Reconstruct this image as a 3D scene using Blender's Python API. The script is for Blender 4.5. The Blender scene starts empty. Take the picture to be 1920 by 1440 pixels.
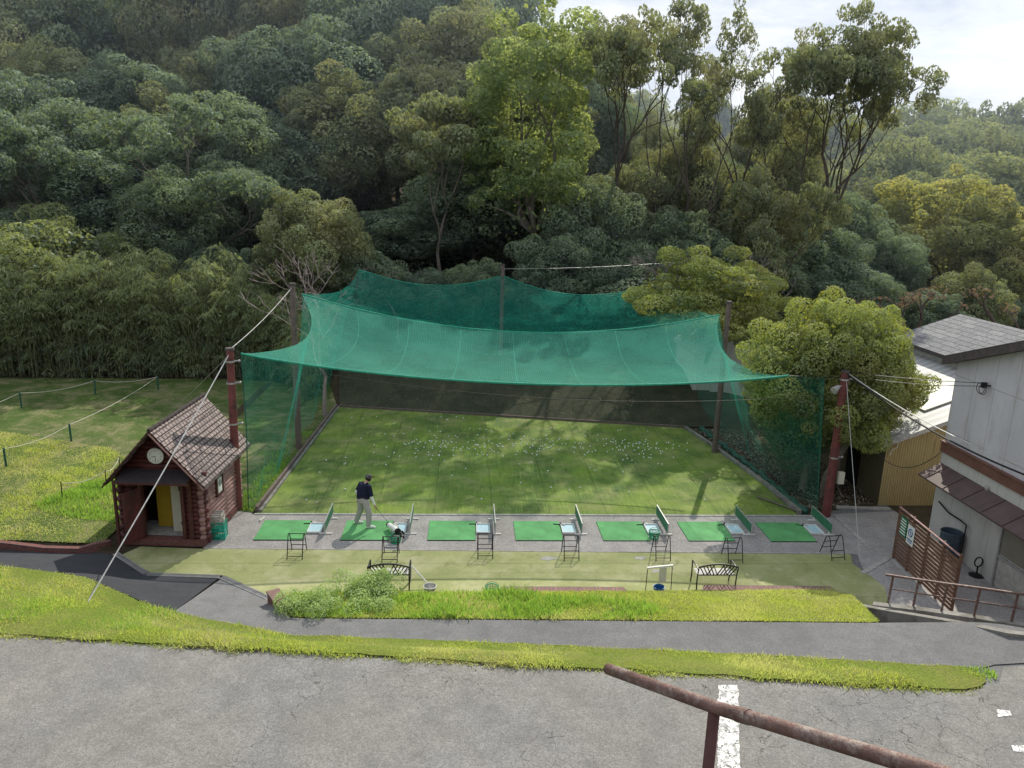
import bpy, math, random
import numpy as np
from mathutils import Vector, Matrix, geometry
random.seed(7); RG=np.random.default_rng(11)
S=bpy.context.scene; COL=S.collection
R=math.radians; PI=math.pi
# ------------------------------------------------------------------ camera
CH=10.6; YAW,PITCH,ROLL=R(3.6),R(14),R(1.7); F=1443.0
cam=bpy.data.cameras.new('camera'); cam.sensor_width=36; cam.lens=36*F/1920; cam.clip_end=3000; cam.clip_start=.05
camo=bpy.data.objects.new('camera',cam); COL.objects.link(camo)
CR=Matrix.Rotation(-YAW,3,'Z')@Matrix.Rotation(PI/2-PITCH,3,'X')@Matrix.Rotation(ROLL,3,'Z')
camo.matrix_world=Matrix.Translation((0,0,CH))@CR.to_4x4(); S.camera=camo
def ray(px,py): return CR@Vector(((px-960)/F,-(py-720)/F,-1))
def gp(px,py,z=0.):                       # surveyed ground point at height z
    d=ray(px,py); t=(z-CH)/d.z; return Vector((d.x*t,d.y*t,z))
def yp(px,py,y):                          # surveyed point in the upright plane at depth y
    d=ray(px,py); t=y/d.y; return Vector((d.x*t,y,CH+d.z*t))
def xp(px,py,x):
    d=ray(px,py); t=x/d.x; return Vector((x,d.y*t,CH+d.z*t))
# ------------------------------------------------------------------ terrain
def sm(a,b,t):
    u=np.clip((t-a)/(b-a),0,1); return u*u*(3-2*u)
_pl=[gp(-200,1052,1.0),gp(0,1060,.95),gp(160,1082,.8),gp(300,1143,.55)]
def yP_(x): return np.interp(x,[p.x for p in _pl]+[-4.6,.4,5,10,16],[p.y for p in _pl]+[16.5,15.5,14.55,13.4,12.4])
def yD_(x): return np.interp(x,[-10.1,-8.75,-6.67,-4.9],[21.2,19.98,19.8,18.55])
def yB_(x): return 16.5-.15*x
def zp_(x): return np.interp(x,[-14,-10,-7.2,-4,9.3,12],[1.0,.85,.55,.35,1.37,1.6])
YT=18.75
W1=[(10.25,17.95),(12.2,14.85),(13.6,14.2),(17,13.9)]
def pit(x,y):
    y1=np.interp(x,[9.4,11.4,12.9,17],[15.12,14.9,14.3,13.9]); x1=np.interp(y,[15.1,17.8,18.7],[9.5,10.3,10.6])
    return sm(0.0,.2,y-y1)*sm(0,.15,x-x1)
def h(x,y):
    x=np.asarray(x,float); y=np.asarray(y,float)
    yP=yP_(x); yB=yB_(x); yR=13.38-.11*x; zp=zp_(x)
    lawn=sm(-5.2,-4.4,x)
    yBe=np.maximum(np.where(x<-4.8,yP,yB),yP+.01)
    zl=zp+(0.22-zp)*np.clip((y-yBe)/np.maximum(YT-yBe,.1),0,1)
    up=np.where(y>yBe,np.where(y<YT-.2,zl,0)*lawn+(1-lawn)*zp*np.clip((yD_(x)-y)/np.maximum(yD_(x)-yP,.3),0,1),zp)
    t=np.clip((y-yP)/(yR-yP),0,1); t=t*t*(3-2*t)
    z=np.where(y<yP,zp+(1.6-zp)*t,up)
    z=z*(1-pit(x,y))
    z=z+.2*sm(0,.12,y-np.interp(x,[-16,-13,-11.5,-10.6],[21.55,21.5,21.35,21.35]))*(1-sm(-10.6,-10.45,x))*(1-sm(40,44,y))
    # near embankment below the camera
    e=np.clip((7.6-y)/5.6,0,1); z=z+6.5*e
    # hill behind
    L=1-sm(-4,20,x)
    hz=.34*np.clip(y-43,0,400)*(1-.0)
    hl=np.where(hz<9,hz,9+(hz-9)*.75); hl=np.minimum(hl,30+.05*hz)
    hr=.10*np.clip(y-45,0,60)+ .16*np.clip(y-105,0,130)
    z=z+np.where(y>43,L*hl+(1-L)*hr,0)
    bank=np.clip((y-np.interp(x,[-7,10.5],[37.3,34.4]))*.33,0,1.7)*sm(-8,-6.8,x)*(1-sm(13,17,x))*(1-sm(43,48,y))
    return z+bank
def hz(x,y): return float(h(x,y))
def hit(px,py):
    d=ray(px,py); t=4.
    while t<400:
        p=d*t
        if CH+p.z<hz(p.x,p.y): break
        t+=.1 if t<60 else 1
    a,b=t-(.1 if t<60 else 1),t
    for _ in range(18):
        m=(a+b)/2; p=d*m
        if CH+p.z<hz(p.x,p.y): b=m
        else: a=m
    p=d*b; return Vector((p.x,p.y,CH+p.z))
# ------------------------------------------------------------------ materials
def newmat(n):
    m=bpy.data.materials.new(n); m.use_nodes=True; t=m.node_tree; t.nodes.clear()
    o=t.nodes.new('ShaderNodeOutputMaterial'); return m,t,o
def N(t,ty,**k):
    n=t.nodes.new(ty)
    for a,v in k.items(): setattr(n,a,v)
    return n
def col4(c): return (c[0],c[1],c[2],1)
def noise(t,vec,scale,detail=4,rough=.6,dist=0):
    n=N(t,'ShaderNodeTexNoise'); n.inputs['Scale'].default_value=scale; n.inputs['Detail'].default_value=detail
    n.inputs['Roughness'].default_value=rough; n.inputs['Distortion'].default_value=dist
    if vec: t.links.new(vec,n.inputs['Vector'])
    return n.outputs['Fac']
def ramp(t,fac,stops,interp='LINEAR'):
    r=N(t,'ShaderNodeValToRGB'); r.color_ramp.interpolation=interp
    e=r.color_ramp.elements
    while len(e)<len(stops): e.new(.5)
    for i,(p,c) in enumerate(stops):
        e[i].position=p; e[i].color=col4(c) if hasattr(c,'__len__') else (c,c,c,1)
    t.links.new(fac,r.inputs[0]); return r.outputs[0]
def mixc(t,fac,a,b,mode='MIX'):
    m=N(t,'ShaderNodeMix',data_type='RGBA',blend_type=mode)
    for i,v in ((0,fac),(6,a),(7,b)):
        if isinstance(v,(int,float)): m.inputs[i].default_value=v
        elif hasattr(v,'__len__'): m.inputs[i].default_value=col4(v)
        else: t.links.new(v,m.inputs[i])
    return m.outputs[2]
def math_(t,op,a,b=0.):
    m=N(t,'ShaderNodeMath',operation=op)
    for i,v in ((0,a),(1,b)):
        if isinstance(v,(int,float)): m.inputs[i].default_value=v
        else: t.links.new(v,m.inputs[i])
    return m.outputs[0]
def coord(t,kind='Object',scale=None):
    c=N(t,'ShaderNodeTexCoord').outputs[kind]
    if scale:
        m=N(t,'ShaderNodeMapping'); m.inputs['Scale'].default_value=scale; t.links.new(c,m.inputs[0]); c=m.outputs[0]
    return c
def wpos(t,scale=None):
    c=N(t,'ShaderNodeNewGeometry').outputs['Position']
    if scale:
        m=N(t,'ShaderNodeMapping'); m.inputs['Scale'].default_value=scale; t.links.new(c,m.inputs[0]); c=m.outputs[0]
    return c
def finish(t,o,color,rough=.8,metal=0,bump=None,bs=.3,bd=.01,spec=.3):
    p=N(t,'ShaderNodeBsdfPrincipled'); p.inputs['Metallic'].default_value=metal
    for k,v in (('Base Color',color),('Roughness',rough)):
        if hasattr(v,'__len__'): p.inputs[k].default_value=col4(v)
        elif isinstance(v,(int,float)): p.inputs[k].default_value=v
        else: t.links.new(v,p.inputs[k])
    p.inputs['Specular IOR Level'].default_value=spec
    if bump is not None:
        b=N(t,'ShaderNodeBump'); b.inputs['Strength'].default_value=bs; b.inputs['Distance'].default_value=bd
        t.links.new(bump,b.inputs['Height']); t.links.new(b.outputs[0],p.inputs['Normal'])
    t.links.new(p.outputs[0],o.inputs[0])
def simple(n,c,rough=.6,metal=0,var=.25,scale=6,spec=.3,c2=None,bs=.15):
    m,t,o=newmat(n); v=coord(t); f=noise(t,v,scale,6,.65); g=noise(t,v,scale*7,3)
    lo=tuple(x*(1-var) for x in c); hi=tuple(min(1,x*(1+var)) for x in c)
    cc=ramp(t,f,[(.3,lo),(.7,hi)])
    if c2: cc=mixc(t,ramp(t,noise(t,v,scale*.6,7,.75),[(.5,0),(.64,1)]),cc,c2)
    finish(t,o,cc,rough,metal,g,bs,.01,spec); return m
def asphalt(n,base,tint,cracks=True,grain=1.):
    m,t,o=newmat(n); v=wpos(t)
    g=noise(t,v,52*grain,2,.7); g2=noise(t,v,24*grain,2,.7); big=noise(t,v,.35,5,.6); mid=noise(t,v,2.2,5,.65)
    c=ramp(t,g,[(.34,tuple(x*.55 for x in base)),(.5,base),(.66,tuple(min(1,x*1.65) for x in base))])
    c=mixc(t,.45,c,ramp(t,g2,[(.3,tuple(x*.6 for x in base)),(.7,tuple(x*1.5 for x in base))]))
    c=mixc(t,ramp(t,big,[(.4,0),(.7,.75)]),c,mixc(t,1.,c,tint,'MULTIPLY'))
    c=mixc(t,ramp(t,mid,[(.35,.38),(.62,0)]),c,tuple(x*.5 for x in base))
    if cracks:
        w=N(t,'ShaderNodeVectorMath',operation='ADD'); t.links.new(v,w.inputs[0])
        nn=N(t,'ShaderNodeTexNoise'); nn.inputs['Scale'].default_value=1.3; nn.inputs['Detail'].default_value=5; t.links.new(v,nn.inputs['Vector'])
        t.links.new(nn.outputs['Color'],w.inputs[1])
        vo=N(t,'ShaderNodeTexVoronoi',feature='DISTANCE_TO_EDGE'); vo.inputs['Scale'].default_value=1.5
        t.links.new(w.outputs[0],vo.inputs['Vector'])
        line=ramp(t,vo.outputs['Distance'],[(.003,1),(.010,0)])
        xs_=N(t,'ShaderNodeSeparateXYZ'); t.links.new(v,xs_.inputs[0])
        mask=ramp(t,math_(t,'ADD',noise(t,v,.5,3,.5),math_(t,'MULTIPLY',xs_.outputs[0],.012)),[(.48,0),(.60,.75)])
        c=mixc(t,math_(t,'MULTIPLY',line,mask),c,(.02,.02,.02))
    finish(t,o,c,.9,0,g,.6,.008,.25); return m
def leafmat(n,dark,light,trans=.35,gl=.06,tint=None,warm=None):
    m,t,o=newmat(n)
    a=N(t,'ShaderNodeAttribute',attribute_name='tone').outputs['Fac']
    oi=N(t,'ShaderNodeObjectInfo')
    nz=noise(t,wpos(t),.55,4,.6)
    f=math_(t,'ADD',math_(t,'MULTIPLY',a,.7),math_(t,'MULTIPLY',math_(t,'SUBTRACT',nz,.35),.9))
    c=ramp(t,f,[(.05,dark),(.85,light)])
    if warm: c=mixc(t,ramp(t,noise(t,wpos(t),.35,3,.5),[(.48,0),(.66,.7)]),c,warm)
    if tint:
        c=mixc(t,math_(t,'MULTIPLY',oi.outputs['Random'],.8),c,mixc(t,1.,c,tint,'MULTIPLY'))
    d=N(t,'ShaderNodeBsdfDiffuse'); t.links.new(c,d.inputs[0])
    tr=N(t,'ShaderNodeBsdfTranslucent'); t.links.new(mixc(t,.45,c,(min(1,light[0]*1.7),min(1,light[1]*1.5),light[2]*.6)),tr.inputs[0])
    g=N(t,'ShaderNodeBsdfGlossy'); g.inputs['Roughness'].default_value=.68; g.inputs[0].default_value=(.7,.75,.85,1)
    m1=N(t,'ShaderNodeMixShader'); m1.inputs[0].default_value=trans; t.links.new(d.outputs[0],m1.inputs[1]); t.links.new(tr.outputs[0],m1.inputs[2])
    m2=N(t,'ShaderNodeMixShader'); m2.inputs[0].default_value=gl; t.links.new(m1.outputs[0],m2.inputs[1]); t.links.new(g.outputs[0],m2.inputs[2])
    t.links.new(m2.outputs[0],o.inputs[0]); return m
def turf(n,a,b,stripe=True,stain=True,worn=(.3,.3,.12)):
    m,t,o=newmat(n); v=wpos(t)
    f=noise(t,v,.5,5,.6); g=noise(t,v,45,2,.6); s=noise(t,wpos(t,(5,.18,1)),3.5,4,.75)
    c=ramp(t,f,[(.3,a),(.7,b)])
    c=mixc(t,ramp(t,g,[(.3,.45),(.7,0)]),c,tuple(x*.45 for x in a))
    if stripe: c=mixc(t,ramp(t,s,[(.53,0),(.75,.5)]),c,tuple(min(1,x*1.7) for x in b))
    if stain:
        c=mixc(t,ramp(t,noise(t,v,.9,6,.7),[(.47,0),(.68,.8)]),c,worn); c=mixc(t,ramp(t,noise(t,v,1.7,7,.75,.8),[(.54,0),(.66,.45)]),c,tuple(x*.5 for x in a))
        seam=N(t,'ShaderNodeTexWave',bands_direction='Y' if stripe is False else 'X'); seam.inputs['Scale'].default_value=.16; seam.inputs['Distortion'].default_value=.15
        t.links.new(v,seam.inputs[0]); c=mixc(t,ramp(t,seam.outputs[1],[(.9992,0),(1,.3)]),c,tuple(x*.35 for x in a))
    finish(t,o,c,.85,0,g,.5,.012,.2); return m
def netmat(n,c,alpha,cell=44.):
    m,t,o=newmat(n); uv=N(t,'ShaderNodeUVMap').outputs[0]
    big=noise(t,uv,.35,4,.6)
    # knitted mesh: fine crossed yarns a few centimetres apart
    xs=N(t,'ShaderNodeSeparateXYZ'); t.links.new(uv,xs.inputs[0])
    u=math_(t,'ABSOLUTE',math_(t,'SINE',math_(t,'MULTIPLY',xs.outputs[0],cell)))
    w=math_(t,'ABSOLUTE',math_(t,'SINE',math_(t,'MULTIPLY',xs.outputs[1],cell)))
    g=ramp(t,math_(t,'MAXIMUM',u,w),[(.80,0),(.97,1)])
    a=math_(t,'ADD',alpha,math_(t,'MULTIPLY',g,.06)); a=math_(t,'ADD',a,math_(t,'MULTIPLY',math_(t,'SUBTRACT',big,.5),.35))
    seam=ramp(t,math_(t,'FRACT',math_(t,'MULTIPLY',xs.outputs[0],.45)),[(.0,.22),(.02,0)])
    a=math_(t,'MINIMUM',math_(t,'ADD',a,seam),.97)
    d=N(t,'ShaderNodeBsdfDiffuse'); d.inputs[0].default_value=col4(c)
    tr=N(t,'ShaderNodeBsdfTranslucent'); tr.inputs[0].default_value=col4((c[0]*1.2,c[1]*1.15,c[2]*1.15))
    m1=N(t,'ShaderNodeMixShader'); m1.inputs[0].default_value=.5; t.links.new(d.outputs[0],m1.inputs[1]); t.links.new(tr.outputs[0],m1.inputs[2])
    tp=N(t,'ShaderNodeBsdfTransparent'); m2=N(t,'ShaderNodeMixShader'); t.links.new(a,m2.inputs[0])
    t.links.new(tp.outputs[0],m2.inputs[1]); t.links.new(m1.outputs[0],m2.inputs[2]); t.links.new(m2.outputs[0],o.inputs[0]); return m
def brick(n,c1,c2,mortar,sx,sy,off=.5,rot=None,bumps=.6,gap=.02,mort_w=None,var=(.6,1)):
    m,t,o=newmat(n); v=coord(t,'UV')
    b=N(t,'ShaderNodeTexBrick'); b.inputs['Scale'].default_value=1; b.offset=off
    b.inputs['Brick Width'].default_value=sx; b.inputs['Row Height'].default_value=sy; b.inputs['Mortar Size'].default_value=gap
    b.inputs['Mortar Smooth'].default_value=.3
    b.inputs['Color1'].default_value=col4(c1); b.inputs['Color2'].default_value=col4(c2); b.inputs['Mortar'].default_value=col4(mortar)
    t.links.new(v,b.inputs[0]); nn=noise(t,v,9,6,.7)
    c=mixc(t,1.,b.outputs[0],ramp(t,nn,[(.3,var[0]),(.7,var[1])]),'MULTIPLY')
    hh=math_(t,'ADD',math_(t,'MULTIPLY',b.outputs[1],-1),math_(t,'MULTIPLY',nn,.4))
    finish(t,o,c,.85,0,hh,bumps,.015,.2); return m
def corrugated(n,c,c2,pitch,bump=.8,stain=(.1,.08,.05)):
    m,t,o=newmat(n); v=coord(t,'UV'); xs=N(t,'ShaderNodeSeparateXYZ'); t.links.new(v,xs.inputs[0])
    w=math_(t,'SINE',math_(t,'MULTIPLY',xs.outputs[0],2*PI/pitch))
    mp=N(t,'ShaderNodeMapping'); mp.inputs['Scale'].default_value=(6,.5,1); t.links.new(v,mp.inputs[0])
    st=noise(t,mp.outputs[0],1.2,6,.7)
    cc=ramp(t,noise(t,v,1.1,5,.6),[(.3,c),(.7,c2)])
    cc=mixc(t,ramp(t,st,[(.55,0),(.75,.6)]),cc,stain)
    cc=mixc(t,ramp(t,w,[(-.2,.4),(.4,0)]),cc,tuple(x*.5 for x in c))
    finish(t,o,cc,.55,0,w,bump,.02,.35); return m
def stucco(n,c,stain=(.25,.22,.18)):
    m,t,o=newmat(n); v=coord(t,'UV')
    mp=N(t,'ShaderNodeMapping'); mp.inputs['Scale'].default_value=(1.6,.3,1); t.links.new(v,mp.inputs[0])
    st=noise(t,mp.outputs[0],1.3,7,.7); b=noise(t,v,.8,5,.6); f=noise(t,v,40,3)
    cc=ramp(t,b,[(.3,tuple(x*.86 for x in c)),(.7,c)])
    cc=mixc(t,ramp(t,st,[(.5,0),(.75,.5)]),cc,stain)
    bk=N(t,'ShaderNodeTexBrick'); bk.offset=0; bk.inputs['Scale'].default_value=1; bk.inputs['Brick Width'].default_value=.91; bk.inputs['Row Height'].default_value=1.82; bk.inputs['Mortar Size'].default_value=.012
    t.links.new(v,bk.inputs[0]); cc=mixc(t,math_(t,'MULTIPLY',bk.outputs[1],.75),cc,(.3,.28,.27))
    finish(t,o,cc,.85,0,f,.15,.005,.2); return m
M={}
HAZE=.0013
M['road']=asphalt('worn_asphalt',(.205,.203,.198),(1.18,1.12,1.0),True,.85)
M['path']=asphalt('path_asphalt',(.175,.175,.178),(.8,.8,.8),False,1.1)
M['dark']=asphalt('dark_asphalt',(.045,.048,.055),(.8,.8,.8),False,1.2)
M['conc']=asphalt('old_concrete',(.35,.33,.32),(.75,.72,.7),False,.6)
M['concl']=simple('concrete_edge',(.36,.35,.33),.9,0,.3,5)
M['turf']=turf('range_turf',(.08,.135,.045),(.27,.36,.06))
M['turf2']=turf('tee_turf',(.27,.295,.12),(.40,.42,.19),False,True,(.44,.42,.25))
M['mat']=simple('tee_mat_green',(.115,.35,.13),.85,0,.3,1.3)
def soilmat():
    m,t,o=newmat('soil_and_litter'); v=wpos(t); f=noise(t,v,1.2,6,.7); g=noise(t,v,18,4,.7)
    c=ramp(t,f,[(.3,(.035,.03,.022)),(.55,(.07,.055,.035)),(.75,(.06,.075,.03))])
    c=mixc(t,ramp(t,g,[(.55,0),(.7,.7)]),c,(.20,.15,.10)); finish(t,o,c,.95,0,g,.6,.03,.1); return m
M['soil']=soilmat()
def bankmat():
    m,t,o=newmat('leaf_litter_bank'); v=wpos(t); f=noise(t,v,1.0,6,.7); g=noise(t,v,14,4,.7)
    c=ramp(t,f,[(.3,(.035,.045,.03)),(.7,(.085,.085,.055))])
    c=mixc(t,ramp(t,g,[(.62,0),(.75,.35)]),c,(.16,.13,.10)); finish(t,o,c,.95,0,g,.6,.03,.1); return m
M['bank']=bankmat()
def lawnmat(n,a,b,dry,k=.5):
    m,t,o=newmat(n); v=wpos(t); f=noise(t,v,.45,6,.65); g=noise(t,v,22,4,.7)
    c=ramp(t,f,[(.3,a),(.65,b)]); c=mixc(t,ramp(t,noise(t,v,.9,6,.75,.6),[(.46,0),(.66,k)]),c,dry)
    c=mixc(t,ramp(t,g,[(.3,.75),(.68,0)]),c,tuple(x*.3 for x in a)); finish(t,o,c,.95,0,g,.9,.04,.1); return m
M['field']=lawnmat('mown_field',(.07,.12,.03),(.125,.185,.05),(.34,.30,.17),.95)
M['lawn']=lawnmat('lawn_ground',(.14,.20,.03),(.24,.30,.06),(.28,.25,.09),.6)
M['brick']=brick('red_brick',(.24,.06,.05),(.30,.09,.07),(.17,.13,.12),.22,.075,.5)
M['brickcap']=brick('brick_cap',(.27,.15,.13),(.34,.19,.16),(.2,.17,.16),.11,.5,0)
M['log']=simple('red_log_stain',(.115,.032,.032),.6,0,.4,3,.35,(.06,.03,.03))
M['logl']=simple('sunlit_weathered_log',(.34,.20,.19),.7,0,.35,3,.3,(.22,.12,.11))  # weathered logs, with sunlight on the hut's side wall painted into the colour
M['trim']=simple('dark_red_trim',(.09,.035,.03),.6)
M['shingle']=brick('worn_shingle',(.44,.36,.34),(.33,.27,.26),(.07,.055,.055),.2,.16,.5,bumps=1.,gap=.022,var=(.35,1.1))
M['awn']=simple('charcoal_awning',(.04,.033,.035),.7)
M['yellow']=simple('yellow_door',(.45,.30,.03),.6,0,.08)
M['cream']=simple('cream_metal',(.62,.60,.50),.45,0,.08)
M['white']=simple('white_paint',(.75,.75,.72),.5,0,.08)
M['black']=simple('black_metal',(.015,.015,.017),.45,.3,.3,8,.5)
M['dark_in']=simple('dark_interior',(.012,.011,.01),.9)
M['pole']=simple('red_painted_pole',(.17,.05,.047),.6,0,.3,4,.4,(.06,.03,.03))
M['rust']=simple('rusty_pipe',(.15,.085,.07),.55,.15,.4,14,.5,(.30,.24,.21),.4)
M['postwood']=simple('old_wood_post',(.16,.12,.11),.85,0,.3,7)
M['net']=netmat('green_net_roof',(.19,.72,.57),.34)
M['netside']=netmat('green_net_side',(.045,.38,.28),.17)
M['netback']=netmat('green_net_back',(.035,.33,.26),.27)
M['cordg']=simple('green_rope',(.03,.30,.2),.7)
M['wire']=simple('galvanised_wire',(.5,.5,.48),.45,.4)
M['wired']=simple('black_cable',(.02,.02,.022),.5)
M['rope']=simple('pale_rope',(.5,.48,.42),.8)
M['gpost']=simple('green_post',(.03,.10,.07),.6)
M['tray']=simple('blue_tray',(.42,.60,.68),.5,0,.08)
M['basket']=simple('green_plastic',(.01,.30,.14),.4,0,.1,6,.5)
M['crate']=simple('teal_crate',(.02,.33,.24),.5,0,.12)
M['crateg']=simple('grey_crate',(.42,.41,.38),.6)
M['bluep']=simple('blue_bucket',(.03,.12,.30),.4)
M['seat']=simple('pale_seat',(.55,.55,.52),.6)
M['panelg']=simple('green_panel',(.04,.17,.09),.6)
M['wall']=stucco('grey_wall_board',(.60,.59,.62))
M['walllow']=stucco('lower_wall_board',(.57,.56,.53),(.2,.18,.13))
M['band']=simple('brown_band',(.17,.085,.065),.7,0,.2,3)
M['canopy']=simple('brown_canopy',(.10,.065,.062),.5,0,.25,2,.4)
M['fascia']=simple('dark_fascia',(.085,.07,.068),.8,0,.3,5)
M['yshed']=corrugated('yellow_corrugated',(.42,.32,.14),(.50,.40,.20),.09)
M['dshed']=corrugated('shaded_corrugated',(.14,.115,.07),(.17,.14,.085),.09)  # yellow sheeting darkened, tree shade on the side walls put into the colour
M['metroof']=corrugated('pale_metal_roof',(.45,.46,.47),(.55,.55,.54),.45,.25,(.32,.27,.22))
M['shing2']=brick('grey_shingle',(.20,.205,.22),(.27,.275,.285),(.09,.09,.1),.9,.34,.5,bumps=1.,gap=.02,var=(.45,1.2))
M['slat']=simple('brown_slat',(.155,.082,.055),.6,0,.2,3)
M['glass']=simple('dull_window',(.20,.19,.15),.15,0,.1,2,.6)
M['alum']=simple('aluminium_frame',(.45,.45,.45),.4,.5)
M['drum']=simple('blue_grey_drum',(.06,.085,.11),.5,0,.3)
M['bark']=simple('bark',(.085,.065,.05),.9,0,.35,5)
M['barkl']=simple('pale_bark',(.17,.145,.12),.9,0,.35,5)
M['twig']=simple('grey_twig',(.30,.24,.23),.9,0,.2,5)
M['culm']=simple('bamboo_culm',(.13,.13,.07),.7,0,.5,4)
M['leafA']=leafmat('evergreen_leaf',(.03,.055,.045),(.24,.335,.20),.36,.07,(1.12,1.0,.8))
M['leafB']=leafmat('olive_leaf',(.04,.06,.032),(.31,.36,.17),.38,.06,(1.0,1.,.9),(.38,.35,.17))
M['leafC']=leafmat('fresh_green_leaf',(.07,.13,.05),(.38,.47,.19),.5,.05)
M['leafD']=leafmat('golden_leaf',(.09,.12,.04),(.42,.45,.15),.5,.05,None,(.44,.38,.14))
M['leafE']=leafmat('glossy_round_leaf',(.045,.085,.025),(.38,.45,.09),.4,.09,None,(.34,.31,.06))
M['leafBam']=leafmat('bamboo_leaf',(.06,.10,.045),(.38,.45,.18),.45,.08)
M['leafH']=leafmat('hazy_leaf',(.05,.08,.045),(.24,.29,.14),.4,.04,(1.2,1.1,.7))
M['leafHl']=leafmat('hazy_light_leaf',(.14,.18,.08),(.32,.37,.16),.4,.04)
M['redbud']=leafmat('reddish_leaf',(.09,.065,.05),(.22,.155,.12),.4,.04)
M['grassL']=leafmat('grass_blade',(.20,.31,.05),(.54,.63,.19),.56,.03,None,(.66,.62,.36))
M['straw']=leafmat('dry_straw',(.30,.27,.13),(.62,.56,.33),.3,.03)
M['weed']=leafmat('lush_weed',(.11,.25,.04),(.33,.53,.11),.52,.03)
M['sage']=leafmat('sage_weed',(.15,.26,.09),(.46,.60,.27),.4,.04)
M['ball']=simple('ball_white',(.85,.85,.83),.4,0,.02)
M['skin']=simple('skin',(.45,.26,.19),.55,0,.06)
M['navy']=simple('navy_cloth',(.010,.013,.04),.85,0,.2)
M['trous']=simple('grey_trousers',(.40,.385,.37),.85,0,.12,9)
M['hair']=simple('dark_hair',(.02,.016,.014),.6)
M['capm']=simple('camo_cap',(.05,.05,.06),.8,0,.3,30,.2,(.30,.28,.25))
M['pouch']=simple('dark_green_pouch',(.01,.04,.03),.7)
M['steel']=simple('club_steel',(.35,.35,.36),.3,.9)
M['paint']=None
M['rwall']=simple('weathered_concrete',(.25,.24,.22),.9,0,.3,2.5,.2,(.14,.13,.11))
def paintmat():
    m,t,o=newmat('worn_white_paint'); v=wpos(t)
    f=noise(t,v,6,7,.75); vo=N(t,'ShaderNodeTexVoronoi',feature='DISTANCE_TO_EDGE'); vo.inputs['Scale'].default_value=6.5
    w=N(t,'ShaderNodeVectorMath',operation='ADD'); nn=N(t,'ShaderNodeTexNoise'); nn.inputs['Scale'].default_value=7; t.links.new(v,nn.inputs['Vector'])
    sc=N(t,'ShaderNodeVectorMath',operation='SCALE'); sc.inputs['Scale'].default_value=.25; t.links.new(nn.outputs['Color'],sc.inputs[0])
    t.links.new(v,w.inputs[0]); t.links.new(sc.outputs[0],w.inputs[1]); t.links.new(w.outputs[0],vo.inputs['Vector'])
    c=mixc(t,ramp(t,f,[(.50,0),(.60,.85)]),(.72,.72,.70),(.25,.25,.24))
    c=mixc(t,ramp(t,vo.outputs['Distance'],[(.02,.95),(.05,0)]),c,(.09,.09,.09))
    finish(t,o,c,.7,0,f,.2,.01); return m
M['paint']=paintmat()
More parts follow.
